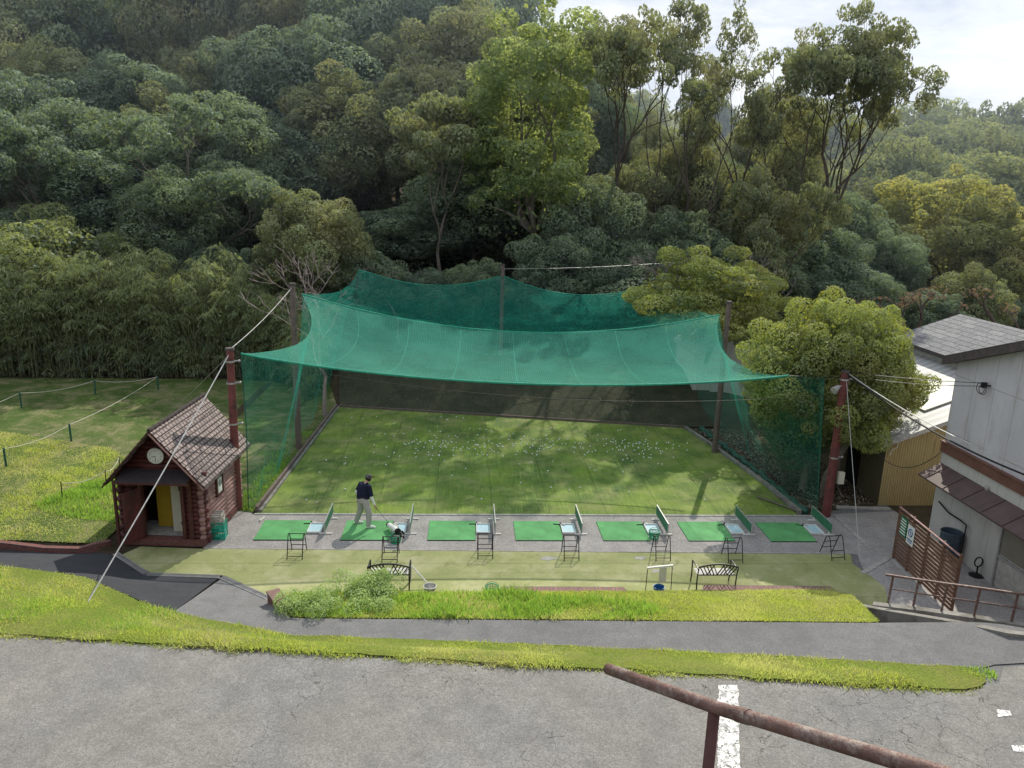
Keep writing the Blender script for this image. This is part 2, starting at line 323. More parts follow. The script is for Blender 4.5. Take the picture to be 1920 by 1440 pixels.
# ------------------------------------------------------------------ object helpers
def tag(o,label=None,cat=None,group=None,kind=None):
    for k,v in (('label',label),('category',cat),('group',group),('kind',kind)):
        if v: o[k]=v
    return o
def thing(name,label,cat,loc=(0,0,0),rz=0,group=None):
    o=bpy.data.objects.new(name,None); COL.objects.link(o); o.location=loc; o.rotation_euler=(0,0,rz); o.empty_display_size=.2
    return tag(o,label,cat,group)
def dup(root,loc,rz=0,label=None,scale=None):
    r=root.copy(); COL.objects.link(r); r.location=loc; r.rotation_euler=(0,0,rz)
    if label: r['label']=label
    if scale: r.scale=scale
    for ch in list(root.children):
        c=ch.copy(); COL.objects.link(c); c.parent=r
        for g in list(ch.children):
            d=g.copy(); COL.objects.link(d); d.parent=c
    return r
class MB:
    def __init__(s): s.v=[]; s.f=[]; s.uv=[]
    def quad(s,ps,uvs=None):
        i=len(s.v); s.v+= [tuple(p) for p in ps]; s.f.append(tuple(range(i,i+len(ps)))); s.uv.append(uvs)
        return s
    def face(s,idx,uvs=None): s.f.append(tuple(idx)); s.uv.append(uvs)
    def box(s,c,sz,rz=0,rot=None,bev=0):
        Rm=rot if rot is not None else Matrix.Rotation(rz,3,'Z'); c=Vector(c); hx,hy,hz_=sz[0]/2,sz[1]/2,sz[2]/2
        def P(x,y,z): return c+Rm@Vector((x,y,z))
        F=[((-1,-1,-1),(1,-1,-1),(1,-1,1),(-1,-1,1)),((1,-1,-1),(1,1,-1),(1,1,1),(1,-1,1)),((1,1,-1),(-1,1,-1),(-1,1,1),(1,1,1)),
           ((-1,1,-1),(-1,-1,-1),(-1,-1,1),(-1,1,1)),((-1,-1,1),(1,-1,1),(1,1,1),(-1,1,1)),((-1,1,-1),(1,1,-1),(1,-1,-1),(-1,-1,-1))]
        i0=len(s.v); idx={}
        for q in ((-1,-1,-1),(1,-1,-1),(1,1,-1),(-1,1,-1),(-1,-1,1),(1,-1,1),(1,1,1),(-1,1,1)):
            idx[q]=len(s.v); s.v.append(tuple(P(q[0]*hx,q[1]*hy,q[2]*hz_)))
        dims=[(sz[0],sz[2]),(sz[1],sz[2]),(sz[0],sz[2]),(sz[1],sz[2]),(sz[0],sz[1]),(sz[0],sz[1])]
        for q,(a,b) in zip(F,dims): s.face([idx[k] for k in q],[(0,0),(a,0),(a,b),(0,b)])
        return s
    def tube(s,path,rad,n=8,cap=True,sq=(1,1)):
        path=[Vector(p) for p in path]; m=len(path)
        if not hasattr(rad,'__len__'): rad=[rad]*m
        ref=None; rings=[]; L=0
        for i,p in enumerate(path):
            d=(path[min(i+1,m-1)]-path[max(i-1,0)])
            if d.length<1e-9: d=Vector((0,0,1))
            d.normalize()
            if ref is None: ref=Vector((1,0,0)) if abs(d.x)<.9 else Vector((0,1,0))
            a=(ref-d*ref.dot(d)); 
            if a.length<1e-6: a=Vector((0,1,0))-d*d.y
            a.normalize(); b=d.cross(a); ref=a
            i0=len(s.v)
            for k in range(n):
                an=2*PI*k/n; s.v.append(tuple(p+(a*math.cos(an)*sq[0]+b*math.sin(an)*sq[1])*rad[i]))
            rings.append(i0)
        for j in range(m-1):
            for k in range(n):
                k2=(k+1)%n; s.face([rings[j]+k,rings[j]+k2,rings[j+1]+k2,rings[j+1]+k])
        if cap: s.face([rings[0]+k for k in range(n)][::-1]); s.face([rings[-1]+k for k in range(n)])
        return s
    def bar(s,a,b,r,n=8): return s.tube([a,b],r,n)
    def lathe(s,c,prof,n=20,cap=True):
        rings=[]
        for r,z in prof:
            rings.append(len(s.v))
            for k in range(n): s.v.append((c[0]+r*math.cos(2*PI*k/n),c[1]+r*math.sin(2*PI*k/n),c[2]+z))
        for j in range(len(prof)-1):
            for k in range(n):
                k2=(k+1)%n; s.face([rings[j]+k,rings[j]+k2,rings[j+1]+k2,rings[j+1]+k])
        if cap: s.face([rings[0]+k for k in range(n)][::-1]); s.face([rings[-1]+k for k in range(n)])
        return s
    def ball(s,c,r,n=12,m=8,sc=(1,1,1)):
        rings=[]
        for j in range(1,m):
            t=PI*j/m; rings.append(len(s.v))
            for k in range(n):
                p=2*PI*k/n; s.v.append((c[0]+r*sc[0]*math.sin(t)*math.cos(p),c[1]+r*sc[1]*math.sin(t)*math.sin(p),c[2]+r*sc[2]*math.cos(t)))
        top=len(s.v); s.v.append((c[0],c[1],c[2]+r*sc[2])); bot=len(s.v); s.v.append((c[0],c[1],c[2]-r*sc[2]))
        for j in range(len(rings)-1):
            for k in range(n):
                k2=(k+1)%n; s.face([rings[j]+k,rings[j+1]+k,rings[j+1]+k2,rings[j]+k2])
        for k in range(n):
            k2=(k+1)%n; s.face([top,rings[0]+k,rings[0]+k2]); s.face([bot,rings[-1]+k2,rings[-1]+k])
        return s
    def build(s,name,mat,parent=None,origin=(0,0,0),smooth=False,bevel=0):
        me=bpy.data.meshes.new(name); o=Vector(origin)
        me.from_pydata([tuple(Vector(v)-o) for v in s.v],[],s.f)
        if any(u is not None for u in s.uv):
            ul=me.uv_layers.new(name='UVMap'); i=0
            for f,u in zip(s.f,s.uv):
                for k in range(len(f)):
                    if u: ul.data[i].uv=u[k]
                    i+=1
        me.materials.append(mat); ob=bpy.data.objects.new(name,me); COL.objects.link(ob)
        if smooth: me.polygons.foreach_set('use_smooth',[True]*len(me.polygons))
        if parent is not None: ob.parent=parent
        if parent is None: ob.location=o
        if bevel:
            b=ob.modifiers.new('bevel','BEVEL'); b.width=bevel; b.segments=2; b.limit_method='ANGLE'
        return ob
def npmesh(name,V,Fq,mat,parent=None,tone=None,k=4):
    me=bpy.data.meshes.new(name); nf=len(Fq)
    me.vertices.add(len(V)); me.vertices.foreach_set('co',np.asarray(V,np.float32).ravel())
    me.loops.add(nf*k); me.loops.foreach_set('vertex_index',np.asarray(Fq,np.int32).ravel())
    me.polygons.add(nf); me.polygons.foreach_set('loop_start',np.arange(nf,dtype=np.int32)*k)
    me.polygons.foreach_set('loop_total',np.full(nf,k,np.int32))
    if tone is not None:
        a=me.attributes.new('tone','FLOAT','FACE'); a.data.foreach_set('value',np.asarray(tone,np.float32))
    me.update(calc_edges=True); me.materials.append(mat)
    ob=bpy.data.objects.new(name,me); COL.objects.link(ob)
    if parent is not None: ob.parent=parent
    return ob
def unit(v): return v/np.maximum(np.linalg.norm(v,axis=1,keepdims=True),1e-9)
def leaf_arrays(P,Nn,L,Wd,down=0.):
    n=len(P); r=RG.normal(size=(n,3)); r[:,2]-=down
    T=unit(r-Nn*np.sum(r*Nn,1,keepdims=True)); B=np.cross(Nn,T)
    L=np.asarray(L).reshape(-1,1); Wd=np.asarray(Wd).reshape(-1,1)
    fold=Nn*L*.18
    V=np.stack([P-T*L,P+B*Wd+fold,P+T*L,P-B*Wd+fold],1).reshape(-1,3)
    return V
def puffs_leaves(cs,rs,per,size,asp=.5,center=None,jit=.55,flat=.8,lowcut=-.35,down=0.):
    """leaf clusters spread over the shells of many small lobes"""
    Ps=[];Ns=[];Ts=[]
    for c,r in zip(cs,rs):
        n=int(per*r*r); d=unit(RG.normal(size=(n,3)))
        if center is not None:
            ov=c-center; ov=ov/max(np.linalg.norm(ov),1e-6)
        else: ov=np.array([0,0,1.])
        keep=(d@ov>lowcut)|(RG.random(n)<.3); d=d[keep]; n=len(d)
        # knobbly sub-lobes
        k=unit(RG.normal(size=(9,3))); dd=(d@k.T).max(1); rr=r*(.70+.34*np.clip((dd-.5)*2,0,1)+RG.normal(size=n)*.05)
        sc=np.array([1,1,flat]); Ps.append(c+d*rr[:,None]*sc); Ns.append(unit(d+RG.normal(size=(n,3))*jit))
        Ts.append(np.clip(.25+.32*d[:,2]+.55*(dd-.65)+RG.random(n)*.3+RG.normal()*.16,0,1))  # tone paints lobe tops lighter as if sky-lit, hollows between sub-lobes darker
    P=np.concatenate(Ps);Nn=np.concatenate(Ns);T=np.concatenate(Ts)
    s=size*(.7+.6*RG.random(len(P)))
    return leaf_arrays(P,Nn,s,s*asp,down),T
def quads(n): return np.arange(n*4).reshape(-1,4)
# ------------------------------------------------------------------ world + sun
SUN_AZ=R(23); SUN_EL=R(41)      # azimuth measured from +Y towards +X
w=bpy.data.worlds.new('World'); S.world=w; w.use_nodes=True; t=w.node_tree; t.nodes.clear()
sky=N(t,'ShaderNodeTexSky',sky_type='NISHITA'); sky.sun_disc=False; sky.sun_elevation=SUN_EL; sky.sun_rotation=SUN_AZ; sky.air_density=1.; sky.dust_density=1.6; sky.ozone_density=1.2
tc=N(t,'ShaderNodeTexCoord').outputs['Generated']
mp=N(t,'ShaderNodeMapping'); mp.inputs['Scale'].default_value=(1,1,3.2); t.links.new(tc,mp.inputs[0])
cl=noise(t,mp.outputs[0],2.2,8,.62,.6)
cl2=noise(t,mp.outputs[0],5.5,7,.6,.3)
f=ramp(t,cl,[(.30,.55),(.52,1)])
shade=ramp(t,cl2,[(.34,(4.7,5.3,6.5)),(.60,(7.6,7.9,8.3))])
cc=mixc(t,f,sky.outputs[0],shade)
bg=N(t,'ShaderNodeBackground'); bg.inputs[1].default_value=.122; t.links.new(cc,bg.inputs[0])
wo=N(t,'ShaderNodeOutputWorld'); t.links.new(bg.outputs[0],wo.inputs[0])
sl=bpy.data.lights.new('sun','SUN'); sl.energy=5.0; sl.angle=R(.55); sl.color=(1,.94,.82)
so=bpy.data.objects.new('sun',sl); COL.objects.link(so)
sd=Vector((math.sin(SUN_AZ)*math.cos(SUN_EL),math.cos(SUN_AZ)*math.cos(SUN_EL),math.sin(SUN_EL)))
so.rotation_euler=sd.to_track_quat('Z','Y').to_euler(); so.location=(20,40,60)
S.view_settings.view_transform='Standard'; S.view_settings.look='None'; S.view_settings.exposure=0; S.view_settings.gamma=1
S.cycles.max_bounces=7; S.cycles.transparent_max_bounces=12; S.cycles.diffuse_bounces=3; S.cycles.glossy_bounces=2; S.cycles.transmission_bounces=4
# ------------------------------------------------------------------ ground sheets
def axis(parts):
    out=[]
    for a,b,st in parts:
        out+=list(np.arange(a,b,st))
    return np.array(out+[parts[-1][1]])
xs=axis([(-900,-100,80),(-100,-40,4),(-40,-16,1.),(-16,16,.2),(16,40,1.),(40,100,4),(100,900,80)])
ys=axis([(-300,-20,40),(-20,1,1.5),(1,26,.2),(26,48,.5),(48,100,2),(100,300,10),(300,1200,100)])
X,Y=np.meshgrid(xs,ys); Z=h(X,Y)-.05
nx,ny=len(xs),len(ys); idx=np.arange(nx*ny).reshape(ny,nx)
Fq=np.stack([idx[:-1,:-1],idx[:-1,1:],idx[1:,1:],idx[1:,:-1]],-1).reshape(-1,4)
g=npmesh('ground',np.stack([X,Y,Z],-1).reshape(-1,3),Fq,M['soil']); tag(g,'bare earth and leaf litter ground under everything','ground',kind='structure')
g.data.polygons.foreach_set('use_smooth',[True]*len(g.data.polygons))
def inside(poly,P):
    x,y=P[:,0],P[:,1]; r=np.zeros(len(P),bool); n=len(poly)
    for i in range(n):
        x1,y1=poly[i][:2]; x2,y2=poly[(i+1)%n][:2]
        c=((y1>y)!=(y2>y))&(x<(x2-x1)*(y-y1)/((y2-y1) or 1e-9)+x1); r^=c
    return r
def drape(name,poly,mat,off=0.,step=.3,label=None,cat=None,kind='structure',zf=None,rough=0,parent=None,group=None):
    poly=[(p[0],p[1]) for p in poly]
    # densify the outline
    out=[]
    for i in range(len(poly)):
        a,b=poly[i],poly[(i+1)%len(poly)]; L=math.dist(a,b); n=max(1,int(L/step))
        for k in range(n):
            j=rough if (0<k) else 0
            out.append((a[0]+(b[0]-a[0])*k/n+random.uniform(-j,j),a[1]+(b[1]-a[1])*k/n+random.uniform(-j,j)))
    A=np.array(out); x0,y0=A.min(0); x1,y1=A.max(0)
    gx,gy=np.meshgrid(np.arange(x0+step/2,x1,step),np.arange(y0+step/2,y1,step)); G=np.stack([gx.ravel(),gy.ravel()],1)
    G=G[inside(out,G)]
    pts=[Vector(p) for p in out]+[Vector(p) for p in G]
    r=geometry.delaunay_2d_cdt(pts,[],[list(range(len(out)))],1,1e-5)
    V=np.array([(v.x,v.y) for v in r[0]]); Zz=(h(V[:,0],V[:,1]) if zf is None else zf(V[:,0],V[:,1]))+off
    me=bpy.data.meshes.new(name); me.from_pydata([(a,b,c) for (a,b),c in zip(V,Zz)],[],[tuple(f) for f in r[2]])
    me.materials.append(mat); ob=bpy.data.objects.new(name,me); COL.objects.link(ob)
    if me.polygons and sum(p.normal.z for p in me.polygons)<0: me.flip_normals()
    me.polygons.foreach_set('use_smooth',[True]*len(me.polygons))
    if parent: ob.parent=parent; return ob
    tag(ob,label,cat,group,kind); return ob
zero=lambda x,y: np.zeros_like(x)
# road
rx=np.arange(-60,60,1.0)
roadedge=[(x,13.38-.11*x) for x in np.arange(-60,9.6,1.2)]
drape('road',[(x,y+.25) for x,y in roadedge]+[(10.5,12.6),(11.0,13.2),(13.5,13.1),(17,13.0),(60,9.5),(60,7.8),(-60,7.8)],M['road'],.0,.6,'worn grey asphalt road across the bottom of the view','road')
# path beside the lawn, and the plaza it joins
def at_x(f,a,b,n=14): return [(x,float(f(x))) for x in np.linspace(a,b,n)]
plaza_tip=gp(415,1086)
drape('path',at_x(lambda x:yP_(x)-.3,-6.0,10.0)+[(10.9,13.3),(13.5,13.2),(12.9,14.28),(11.4,14.88),(9.4,15.1)]+[(x,float(yB_(x))) for x in np.linspace(9.0,-4.2,12)]+[(-4.95,18.4),(plaza_tip.x,plaza_tip.y-.05),(-6.95,float(yP_(-6.95)))],M['path'],.004,.3,'pale grey asphalt path between the lawn and the grass verge','path')
drape('dark_path',[(-30,21.55),(-16,21.5),(-13.5,21.45),(-11.5,21.25),(-10.6,21.28),(-10.15,21.1),(-8.75,19.9),(-6.72,19.72),(-6.95,float(yP_(-6.95)))]+[(x,float(yP_(x))) for x in (-7.3,-8,-9,-10,-11,-12,-14,-20,-30)],M['dark'],.008,.3,'smooth dark asphalt footpath leading to the hut','path')
drape('path',[(8.3,11.6),(14.5,11.6),(14.5,14.0),(12.2,14.75),(9,15.0)],M['path'],-.02,.4,'asphalt where path and road meet at the right','path')
# tee concrete strip
drape('tee_pavement',[(-7.75,21.6),(-7.8,24.2),(-7.3,24.55),(-6.9,24.1),(11.9,24.05),(12.6,24.3),(13.6,24.4),(15.3,24.6),(15.3,13.9),(13.6,14.3),(12.3,15.1),(10.9,17.6),(11.4,18.6),(12.2,21.2),(11.9,21.3)],M['conc'],.008,.4,'stained grey concrete strip the tee mats lie on','pavement',zf=zero)
drape('pavement',[(10.2,18.6),(10.9,17.9),(12.2,17.0),(13.2,15.4),(15.3,14.8),(15.3,25.2),(12.9,24.6),(11,21)],M['path'],-.005,.5,'grey paved yard between the turf and the building','pavement',zf=zero)
# white kerb line between range and tee, and rear joint
def kerb(name,a,b,w_,hh,mat,label):
    d=(Vector(b)-Vector(a)); rot=math.atan2(d.y,d.x); c=(Vector(a)+Vector(b))/2
    m=MB(); nseg=max(1,int(d.length/1.2))
    for i in range(nseg):
        p=Vector(a)+d*((i+.5)/nseg); m.box((p.x,p.y,p.z+hh/2-.02+random.uniform(-.004,.004)),(d.length/nseg-.008,w_,hh+.04),rot)
    return tag(m.build(name,mat,bevel=.006),label,'kerb',kind='structure')
kerb('kerb',(-6.9,24.1,0),(12.6,24.12,0),.10,.035,M['concl'],'pale concrete kerb between range turf and tee strip')
kerb('kerb',(-7.7,21.6,0),(12.0,21.28,0),.05,.016,M['concl'],'thin pale joint behind the tee strip')
kerb('kerb',(12.9,24.2,0),(12.85,21.6,0),.14,.03,M['concl'],'low kerb right of the last tee mat')
kerb('kerb',(13.3,24.9,0),(15.2,24.75,0),.14,.06,M['concl'],'low kerb in front of the yellow shed')
kerb('kerb',(11.75,20.0,0),(13.1,21.0,0),.16,.03,M['concl'],'diagonal joint left of the slatted screen')
kerb('kerb',(13.15,20.9,0),(12.9,18.2,0),.12,.03,M['concl'],'kerb at the foot of the slatted screen')
# turf behind the mats
drape('tee_turf',[(-7.72,21.55),(12.0,21.22),(11.75,20.6),(11.9,19.9),(12.0,19.2),(11.7,18.5),(11.1,17.7),(10.3,17.9),(9.7,18.78),(-4.3,18.78),(-4.85,18.6),(-6.6,19.9),(-8.65,20.05),(-9.95,21.1),(-9.6,21.7),(-7.9,21.55)],M['turf2'],.016,.4,'faded olive artificial turf behind the tee mats','turf',zf=zero)
# the range
drape('range_turf',[(-6.83,24.16),(11.6,24.16),(11.45,27),(10.9,31),(10.35,34.3),(2,35.75),(-6.2,37.2)],M['turf'],.012,.5,'green artificial turf of the driving range','turf',zf=zero)
drape('range_bank',[(-6.2,37.25),(2,35.8),(10.35,34.35),(12.4,34.5),(12.6,43),(-7.2,43)],M['bank'],.03,.5,'dark litter covered bank behind the range','bank')
drape('field',[(-60,21.9),(-16,21.75),(-13,21.7),(-11.6,21.55),(-10.62,21.5),(-10.6,22.5),(-7.9,25.0),(-7.9,29),(-8.2,41.5),(-14,42.2),(-25,41.6),(-60,41.5)],M['field'],.012,.6,'mown grass field left of the range','field')
lawnpoly=[(-4.6,18.5),(10.0,18.5),(10.25,17.8),(9.5,15.2)]+[(x,float(yB_(x))+.05) for x in np.linspace(9.3,-4.2,12)]
drape('lawn',lawnpoly,M['lawn'],.012,.3,'sunlit sloping lawn in front of the tee turf','lawn')
vergepoly=at_x(lambda x:yP_(x)-.04,-30,9.9,40)+[(10.3,13.25),(10.4,12.9),(10.0,12.45)]+[(x,13.40-.11*x) for x in np.arange(9.6,-30,-1.2)]
drape('verge',vergepoly,M['lawn'],.035,.3,'grass verge between the road and the path','verge',rough=.06)
drape('side_soil',[(-6.95,24.2),(-6.35,37.3),(-7.9,42),(-8.1,36),(-7.9,25),(-7.6,24.4)],M['field'],.02,.5,'weedy strip along the left net','ground')
# white line painted on the road
def strip(name,pts,label):
    m=MB()
    for q in pts:
        m.quad([(p[0],p[1],hz(p[0],p[1])+.008) for p in q])
    return tag(m.build(name,M['paint']),label,'marking',kind='structure')
a,b,c,d=gp(1347,1285,1.6),gp(1384,1285,1.6),gp(1388,1440,1.6),gp(1345,1440,1.6)
a2,b2=a+(d-a)*3,b+(c-b)*3; m=MB(); n=90; prev=None
for k in range(n+1):
    l_=a.lerp(a2,k/n)+Vector((random.gauss(0,.012),0,0)); r_=b.lerp(b2,k/n)+Vector((random.gauss(0,.012),0,0)); l_.z=hz(l_.x,l_.y)+.009; r_.z=hz(r_.x,r_.y)+.009
    if prev: m.quad([prev[0],l_,r_,prev[1]])
    prev=(l_,r_)
tag(m.build('road_marking',M['paint']),'worn white line painted on the asphalt behind the handrail','marking',kind='structure')
a=[gp(x,y,1.6) for x,y in ((1868,1330),(1871,1345),(1897,1342),(1893,1333))]; strip('road_marking',[a],'small flaked white mark near the right edge of the road')
a=[gp(x,y,1.6) for x,y in ((1896,1398),(1900,1409),(1925,1412),(1925,1398))]; strip('road_marking',[a],'flaked white mark lower at the right edge of the road')
# pale stains on the tee turf are thin dried paint splashes
def splash(px,py,rad,label):
    c=gp(px,py); n=22; m=MB(); pts=[]
    for k in range(n):
        an=2*PI*k/n; rr=rad*(.45+.55*random.random()); pts.append((c.x+rr*1.3*math.cos(an),c.y+rr*.7*math.sin(an),.021))
    m.quad(pts); return tag(m.build('splash',M['concl']),label,'stain',kind='structure')
splash(1027,1048,.26,'pale stain beside the fourth bag stand'); splash(1202,1047,.2,'pale stain left of the fifth bag stand'); splash(1230,1072,.13,'small pale stain above the sign board')
# ------------------------------------------------------------------ grass blades
def fn(P,s,seed):   # cheap smooth noise 0..1
    r=np.random.default_rng(seed); k=r.normal(size=(7,2))*s; ph=r.random(7)*6.28
    return .5+.5*np.tanh(np.sin(P@k.T+ph).sum(1)*.45)
def blades(name,poly,dens,hgt,mat,label,wid=.012,clump=None,parent=None,lean=.35,zf=None):
    A=np.array([(p[0],p[1]) for p in poly]); x0,y0=A.min(0); x1,y1=A.max(0)
    n=int((x1-x0)*(y1-y0)*dens); P=np.stack([RG.uniform(x0,x1,n),RG.uniform(y0,y1,n)],1); P=P[inside(poly,P)]
    if clump is not None:
        v=clump(P); P=P[RG.random(len(P))<v]
    P=P+RG.normal(size=P.shape)*.035
    n=len(P); hh=hgt*(.45+.9*RG.random(n))*(.45+1.15*fn(P,1.7,4)*fn(P,4.5,6)**.5); z=h(P[:,0],P[:,1]) if zf is None else zf(P[:,0],P[:,1])
    base=np.stack([P[:,0],P[:,1],z+.0],1); an=RG.random(n)*2*PI; s=np.stack([np.cos(an),np.sin(an),0*an],1)*wid*(.6+.8*RG.random(n))[:,None]
    le=RG.normal(size=(n,2))*lean; tip=base+np.stack([le[:,0]*hh,le[:,1]*hh,hh],1)
    V=np.stack([base-s,base+s,tip+s*.25,tip-s*.25],1).reshape(-1,3)
    tone=np.clip(RG.random(n)*.8+.1,0,1)
    return tag(npmesh(name,V,quads(n),mat,parent,tone),label,'grass',kind='stuff')
blades('lawn_grass',lawnpoly,2600,.065,M['grassL'],'short yellow green grass on the sloping lawn',.010,lambda P:.6+.4*fn(P,2.3,21))
blades('weeds',[(-4.5,18.45),(-4.1,17.2),(-1,16.7),(6,15.75),(6,16.5),(3.5,17.6),(1.2,18.4)],1300,.17,M['weed'],'lush bright green weeds on the left half of the lawn',.014,lambda P:np.clip(fn(P,1.2,3)*1.1+.1-(P[:,0]+2)*.10,0,1))
vp2=[p for p in vergepoly if p[0]>-17 and p[0]<12]
blades('verge_grass',vergepoly_ if False else at_x(lambda x:yP_(x)-.04,-17,9.9,40)+[(10.3,13.25),(10.4,12.9),(10.0,12.45)]+[(x,13.40-.11*x-.05) for x in np.arange(9.6,-17,-1.2)],2300,.065,M['grassL'],'short sunlit grass of the roadside verge',.010,lambda P:.6+.4*fn(P,2.3,22))
blades('verge_grass',at_x(lambda x:yP_(x)-.04,-17,-4,20)+[(x,13.9-.11*x) for x in np.arange(-4,-17,-1.2)],900,.09,M['weed'],'taller green tufts on the left verge',.013,lambda P:fn(P,1.3,8)**2)
blades('verge_grass',[(7,13.6),(9.9,13.35),(10.6,13.2),(10.7,12.9),(10.2,12.6),(8.5,13.3)],1200,.10,M['weed'],'dark green tufts at the right tip of the verge',.014,lambda P:fn(P,2,8))
vl=at_x(lambda x:yP_(x)-.04,-17,9.9,40)+[(10.3,13.25),(10.4,12.9),(10.0,12.45)]+[(x,13.40-.11*x-.05) for x in np.arange(9.6,-17,-1.2)]
blades('dry_grass',vl,900,.06,M['straw'],'dry straw coloured blades scattered in the verge',.010,lambda P:np.clip(fn(P,1.9,31)*1.6-.55,0,1),lean=.9)
blades('dry_grass',lawnpoly,800,.06,M['straw'],'dry straw coloured blades scattered in the lawn',.010,lambda P:np.clip(fn(P,2.2,32)*1.5-.5,0,1),lean=.9)
edge=[(x,13.40-.11*x+.10) for x in np.arange(-17,9.8,1.2)]+[(x,13.40-.11*x-.13) for x in np.arange(9.8,-17,-1.2)]
blades('verge_grass',edge,900,.07,M['grassL'],'ragged grass creeping over the road edge',.010,lambda P:np.clip(fn(P,3.1,33)*1.5-.3,0,1),lean=1.1)
fieldnear=[(-17,21.8),(-13,21.7),(-11.6,21.55),(-10.62,21.5),(-10.7,24.0),(-10.3,26),(-14,30),(-22,33)]
blades('field_grass',fieldnear,1100,.055,M['grassL'],'pale sunlit grass in front of the rope fence',.012,lambda P:.6+.4*fn(P,1.6,23))
blades('field_weeds',[(-14,24.2),(-12.8,23.4),(-10.5,22.9),(-10.5,25.2),(-11.5,26.5),(-13.2,26.0)],1500,.2,M['weed'],'lush green weeds left of the hut',.016,lambda P:fn(P,1.,5)*1.1)
blades('strip_weeds',[(-6.95,24.2),(-6.5,33),(-7.6,33),(-7.7,24.6)],700,.1,M['weed'],'low weeds along the kerb inside the left net',.014,lambda P:fn(P,1.2,15))
blades('dry_grass',fieldnear,300,.07,M['straw'],'dry straw coloured patches in the field in front of the rope fence',.012,lambda P:np.clip(fn(P,1.1,35)*1.7-.6,0,1),lean=.9)
# leafy sage coloured weed mound at left end of lawn
cs=[];rs=[]
for k in range(60):
    p=RG.uniform((-4.5,17.1),(-1.9,18.75)); 
    if p[1]>18.4-.0*p[0] and p[0]<-3.6: continue
    cs.append(np.array([p[0],p[1],hz(*p)+.03+.14*RG.random()])); rs.append(.19+.12*RG.random())
for k in range(46): cs.append(np.array([-2.35+RG.normal()*.35,18.45+RG.normal()*.15,.3+.5*RG.random()**1.5])); rs.append(.2)
V,T=puffs_leaves(cs,rs,4600,.028,.5,None,.9,1,-.5)
tag(npmesh('weed_mound',V,quads(len(T)),M['sage'],None,T),'grey green bushy weeds at the left end of the lawn','weeds',kind='stuff')
def litter(name,poly,n,label,mat,sz=.03):
    A=np.array(poly); P=np.stack([RG.uniform(A[:,0].min(),A[:,0].max(),n),RG.uniform(A[:,1].min(),A[:,1].max(),n)],1); P=P[inside(poly,P)]
    Nn=unit(np.concatenate([RG.normal(size=(len(P),2))*.3,np.ones((len(P),1))],1)); C=np.concatenate([P,(h(P[:,0],P[:,1])+.045)[:,None]],1)
    s=sz*(.5+RG.random(len(P))); V=leaf_arrays(C,Nn,s,s*.5); return tag(npmesh(name,V,quads(len(P)),mat,None,RG.random(len(P))),label,'leaf litter',kind='stuff')
M['litter']=leafmat('dry_litter',(.10,.07,.05),(.42,.36,.30),.1,.02)
litter('leaf_litter',[(-6.2,37.3),(10.3,34.5),(12,41),(-7,42)],2600,'dry leaves scattered over the bank behind the range',M['litter'],.03)
litter('leaf_litter',[(12.2,24.6),(15,25.2),(15,34),(10.8,34),(11.6,28)],6000,'dry leaves under the trees by the right net',M['litter'],.04)
# ------------------------------------------------------------------ kerbs of the range, brick edging, drains
def ribbon(name,pts,w_,hh,mat,label,cat,z0=None,kind=None):
    """low wall following a line, one continuous mesh"""
    m=MB(); P=[Vector((p[0],p[1],0)) for p in pts]; n=len(P); nor=[]
    for i in range(n):
        d=(P[min(i+1,n-1)]-P[max(i-1,0)]).normalized(); nor.append(Vector((-d.y,d.x,0)))
    L=0; prev=None; ups=[]
    for i in range(n):
        zb=(hz(P[i].x,P[i].y)-.1) if z0 is None else z0; zt=pts[i][2] if len(pts[i])>2 else zb+.1+hh
        a=P[i]+nor[i]*w_/2; b=P[i]-nor[i]*w_/2
        ring=[(a.x,a.y,zb),(a.x,a.y,zt),(b.x,b.y,zt),(b.x,b.y,zb)]
        if prev:
            L2=L+(P[i]-P[i-1]).length; hgt=zt-zb
            for j,(u0,u1) in enumerate(((0,hgt),(0,w_),(hgt,0))):
                m.quad([prev[j],ring[j],ring[j+1],prev[j+1]],[(L,u0),(L2,u0),(L2,u1),(L,u1)])
            L=L2
        else: m.quad(ring)
        prev=ring
    m.quad(prev[::-1]); o=m.build(name,mat); tag(o,label,cat,kind=kind); return o
rk=thing('range_kerb','dark timber and concrete edging down the left side of the range','edging',(-6.9,24.2,0))
def linepts(a,b,n=14): return [(a[0]+(b[0]-a[0])*i/n,a[1]+(b[1]-a[1])*i/n) for i in range(n+1)]
def child_of(o,p):
    o.parent=p; o.location=(o.location[0]-p.location[0],o.location[1]-p.location[1],o.location[2]-p.location[2])
    for k in ('label','category','group','kind'):
        if k in o: del o[k]
o=ribbon('board',linepts((-6.88,24.3),(-6.32,37.1)),.09,.14,M['postwood'],'x','x',z0=-.05); child_of(o,rk)
o=ribbon('edge_strip',linepts((-6.75,24.3),(-6.24,37.1)),.10,.035,M['rwall'],'x','x',z0=-.05); child_of(o,rk)
ribbon('range_kerb',[(11.75,24.4),(11.55,27),(11.0,31),(10.42,34.2)],.14,.07,M['rwall'],'low concrete edging down the right side of the range','edging',z0=-.05)
ribbon('range_kerb',[(-6.2,37.22),(2,35.78),(10.4,34.3)],.08,.06,M['postwood'],'low edging along the far end of the range turf','edging',z0=-.05)
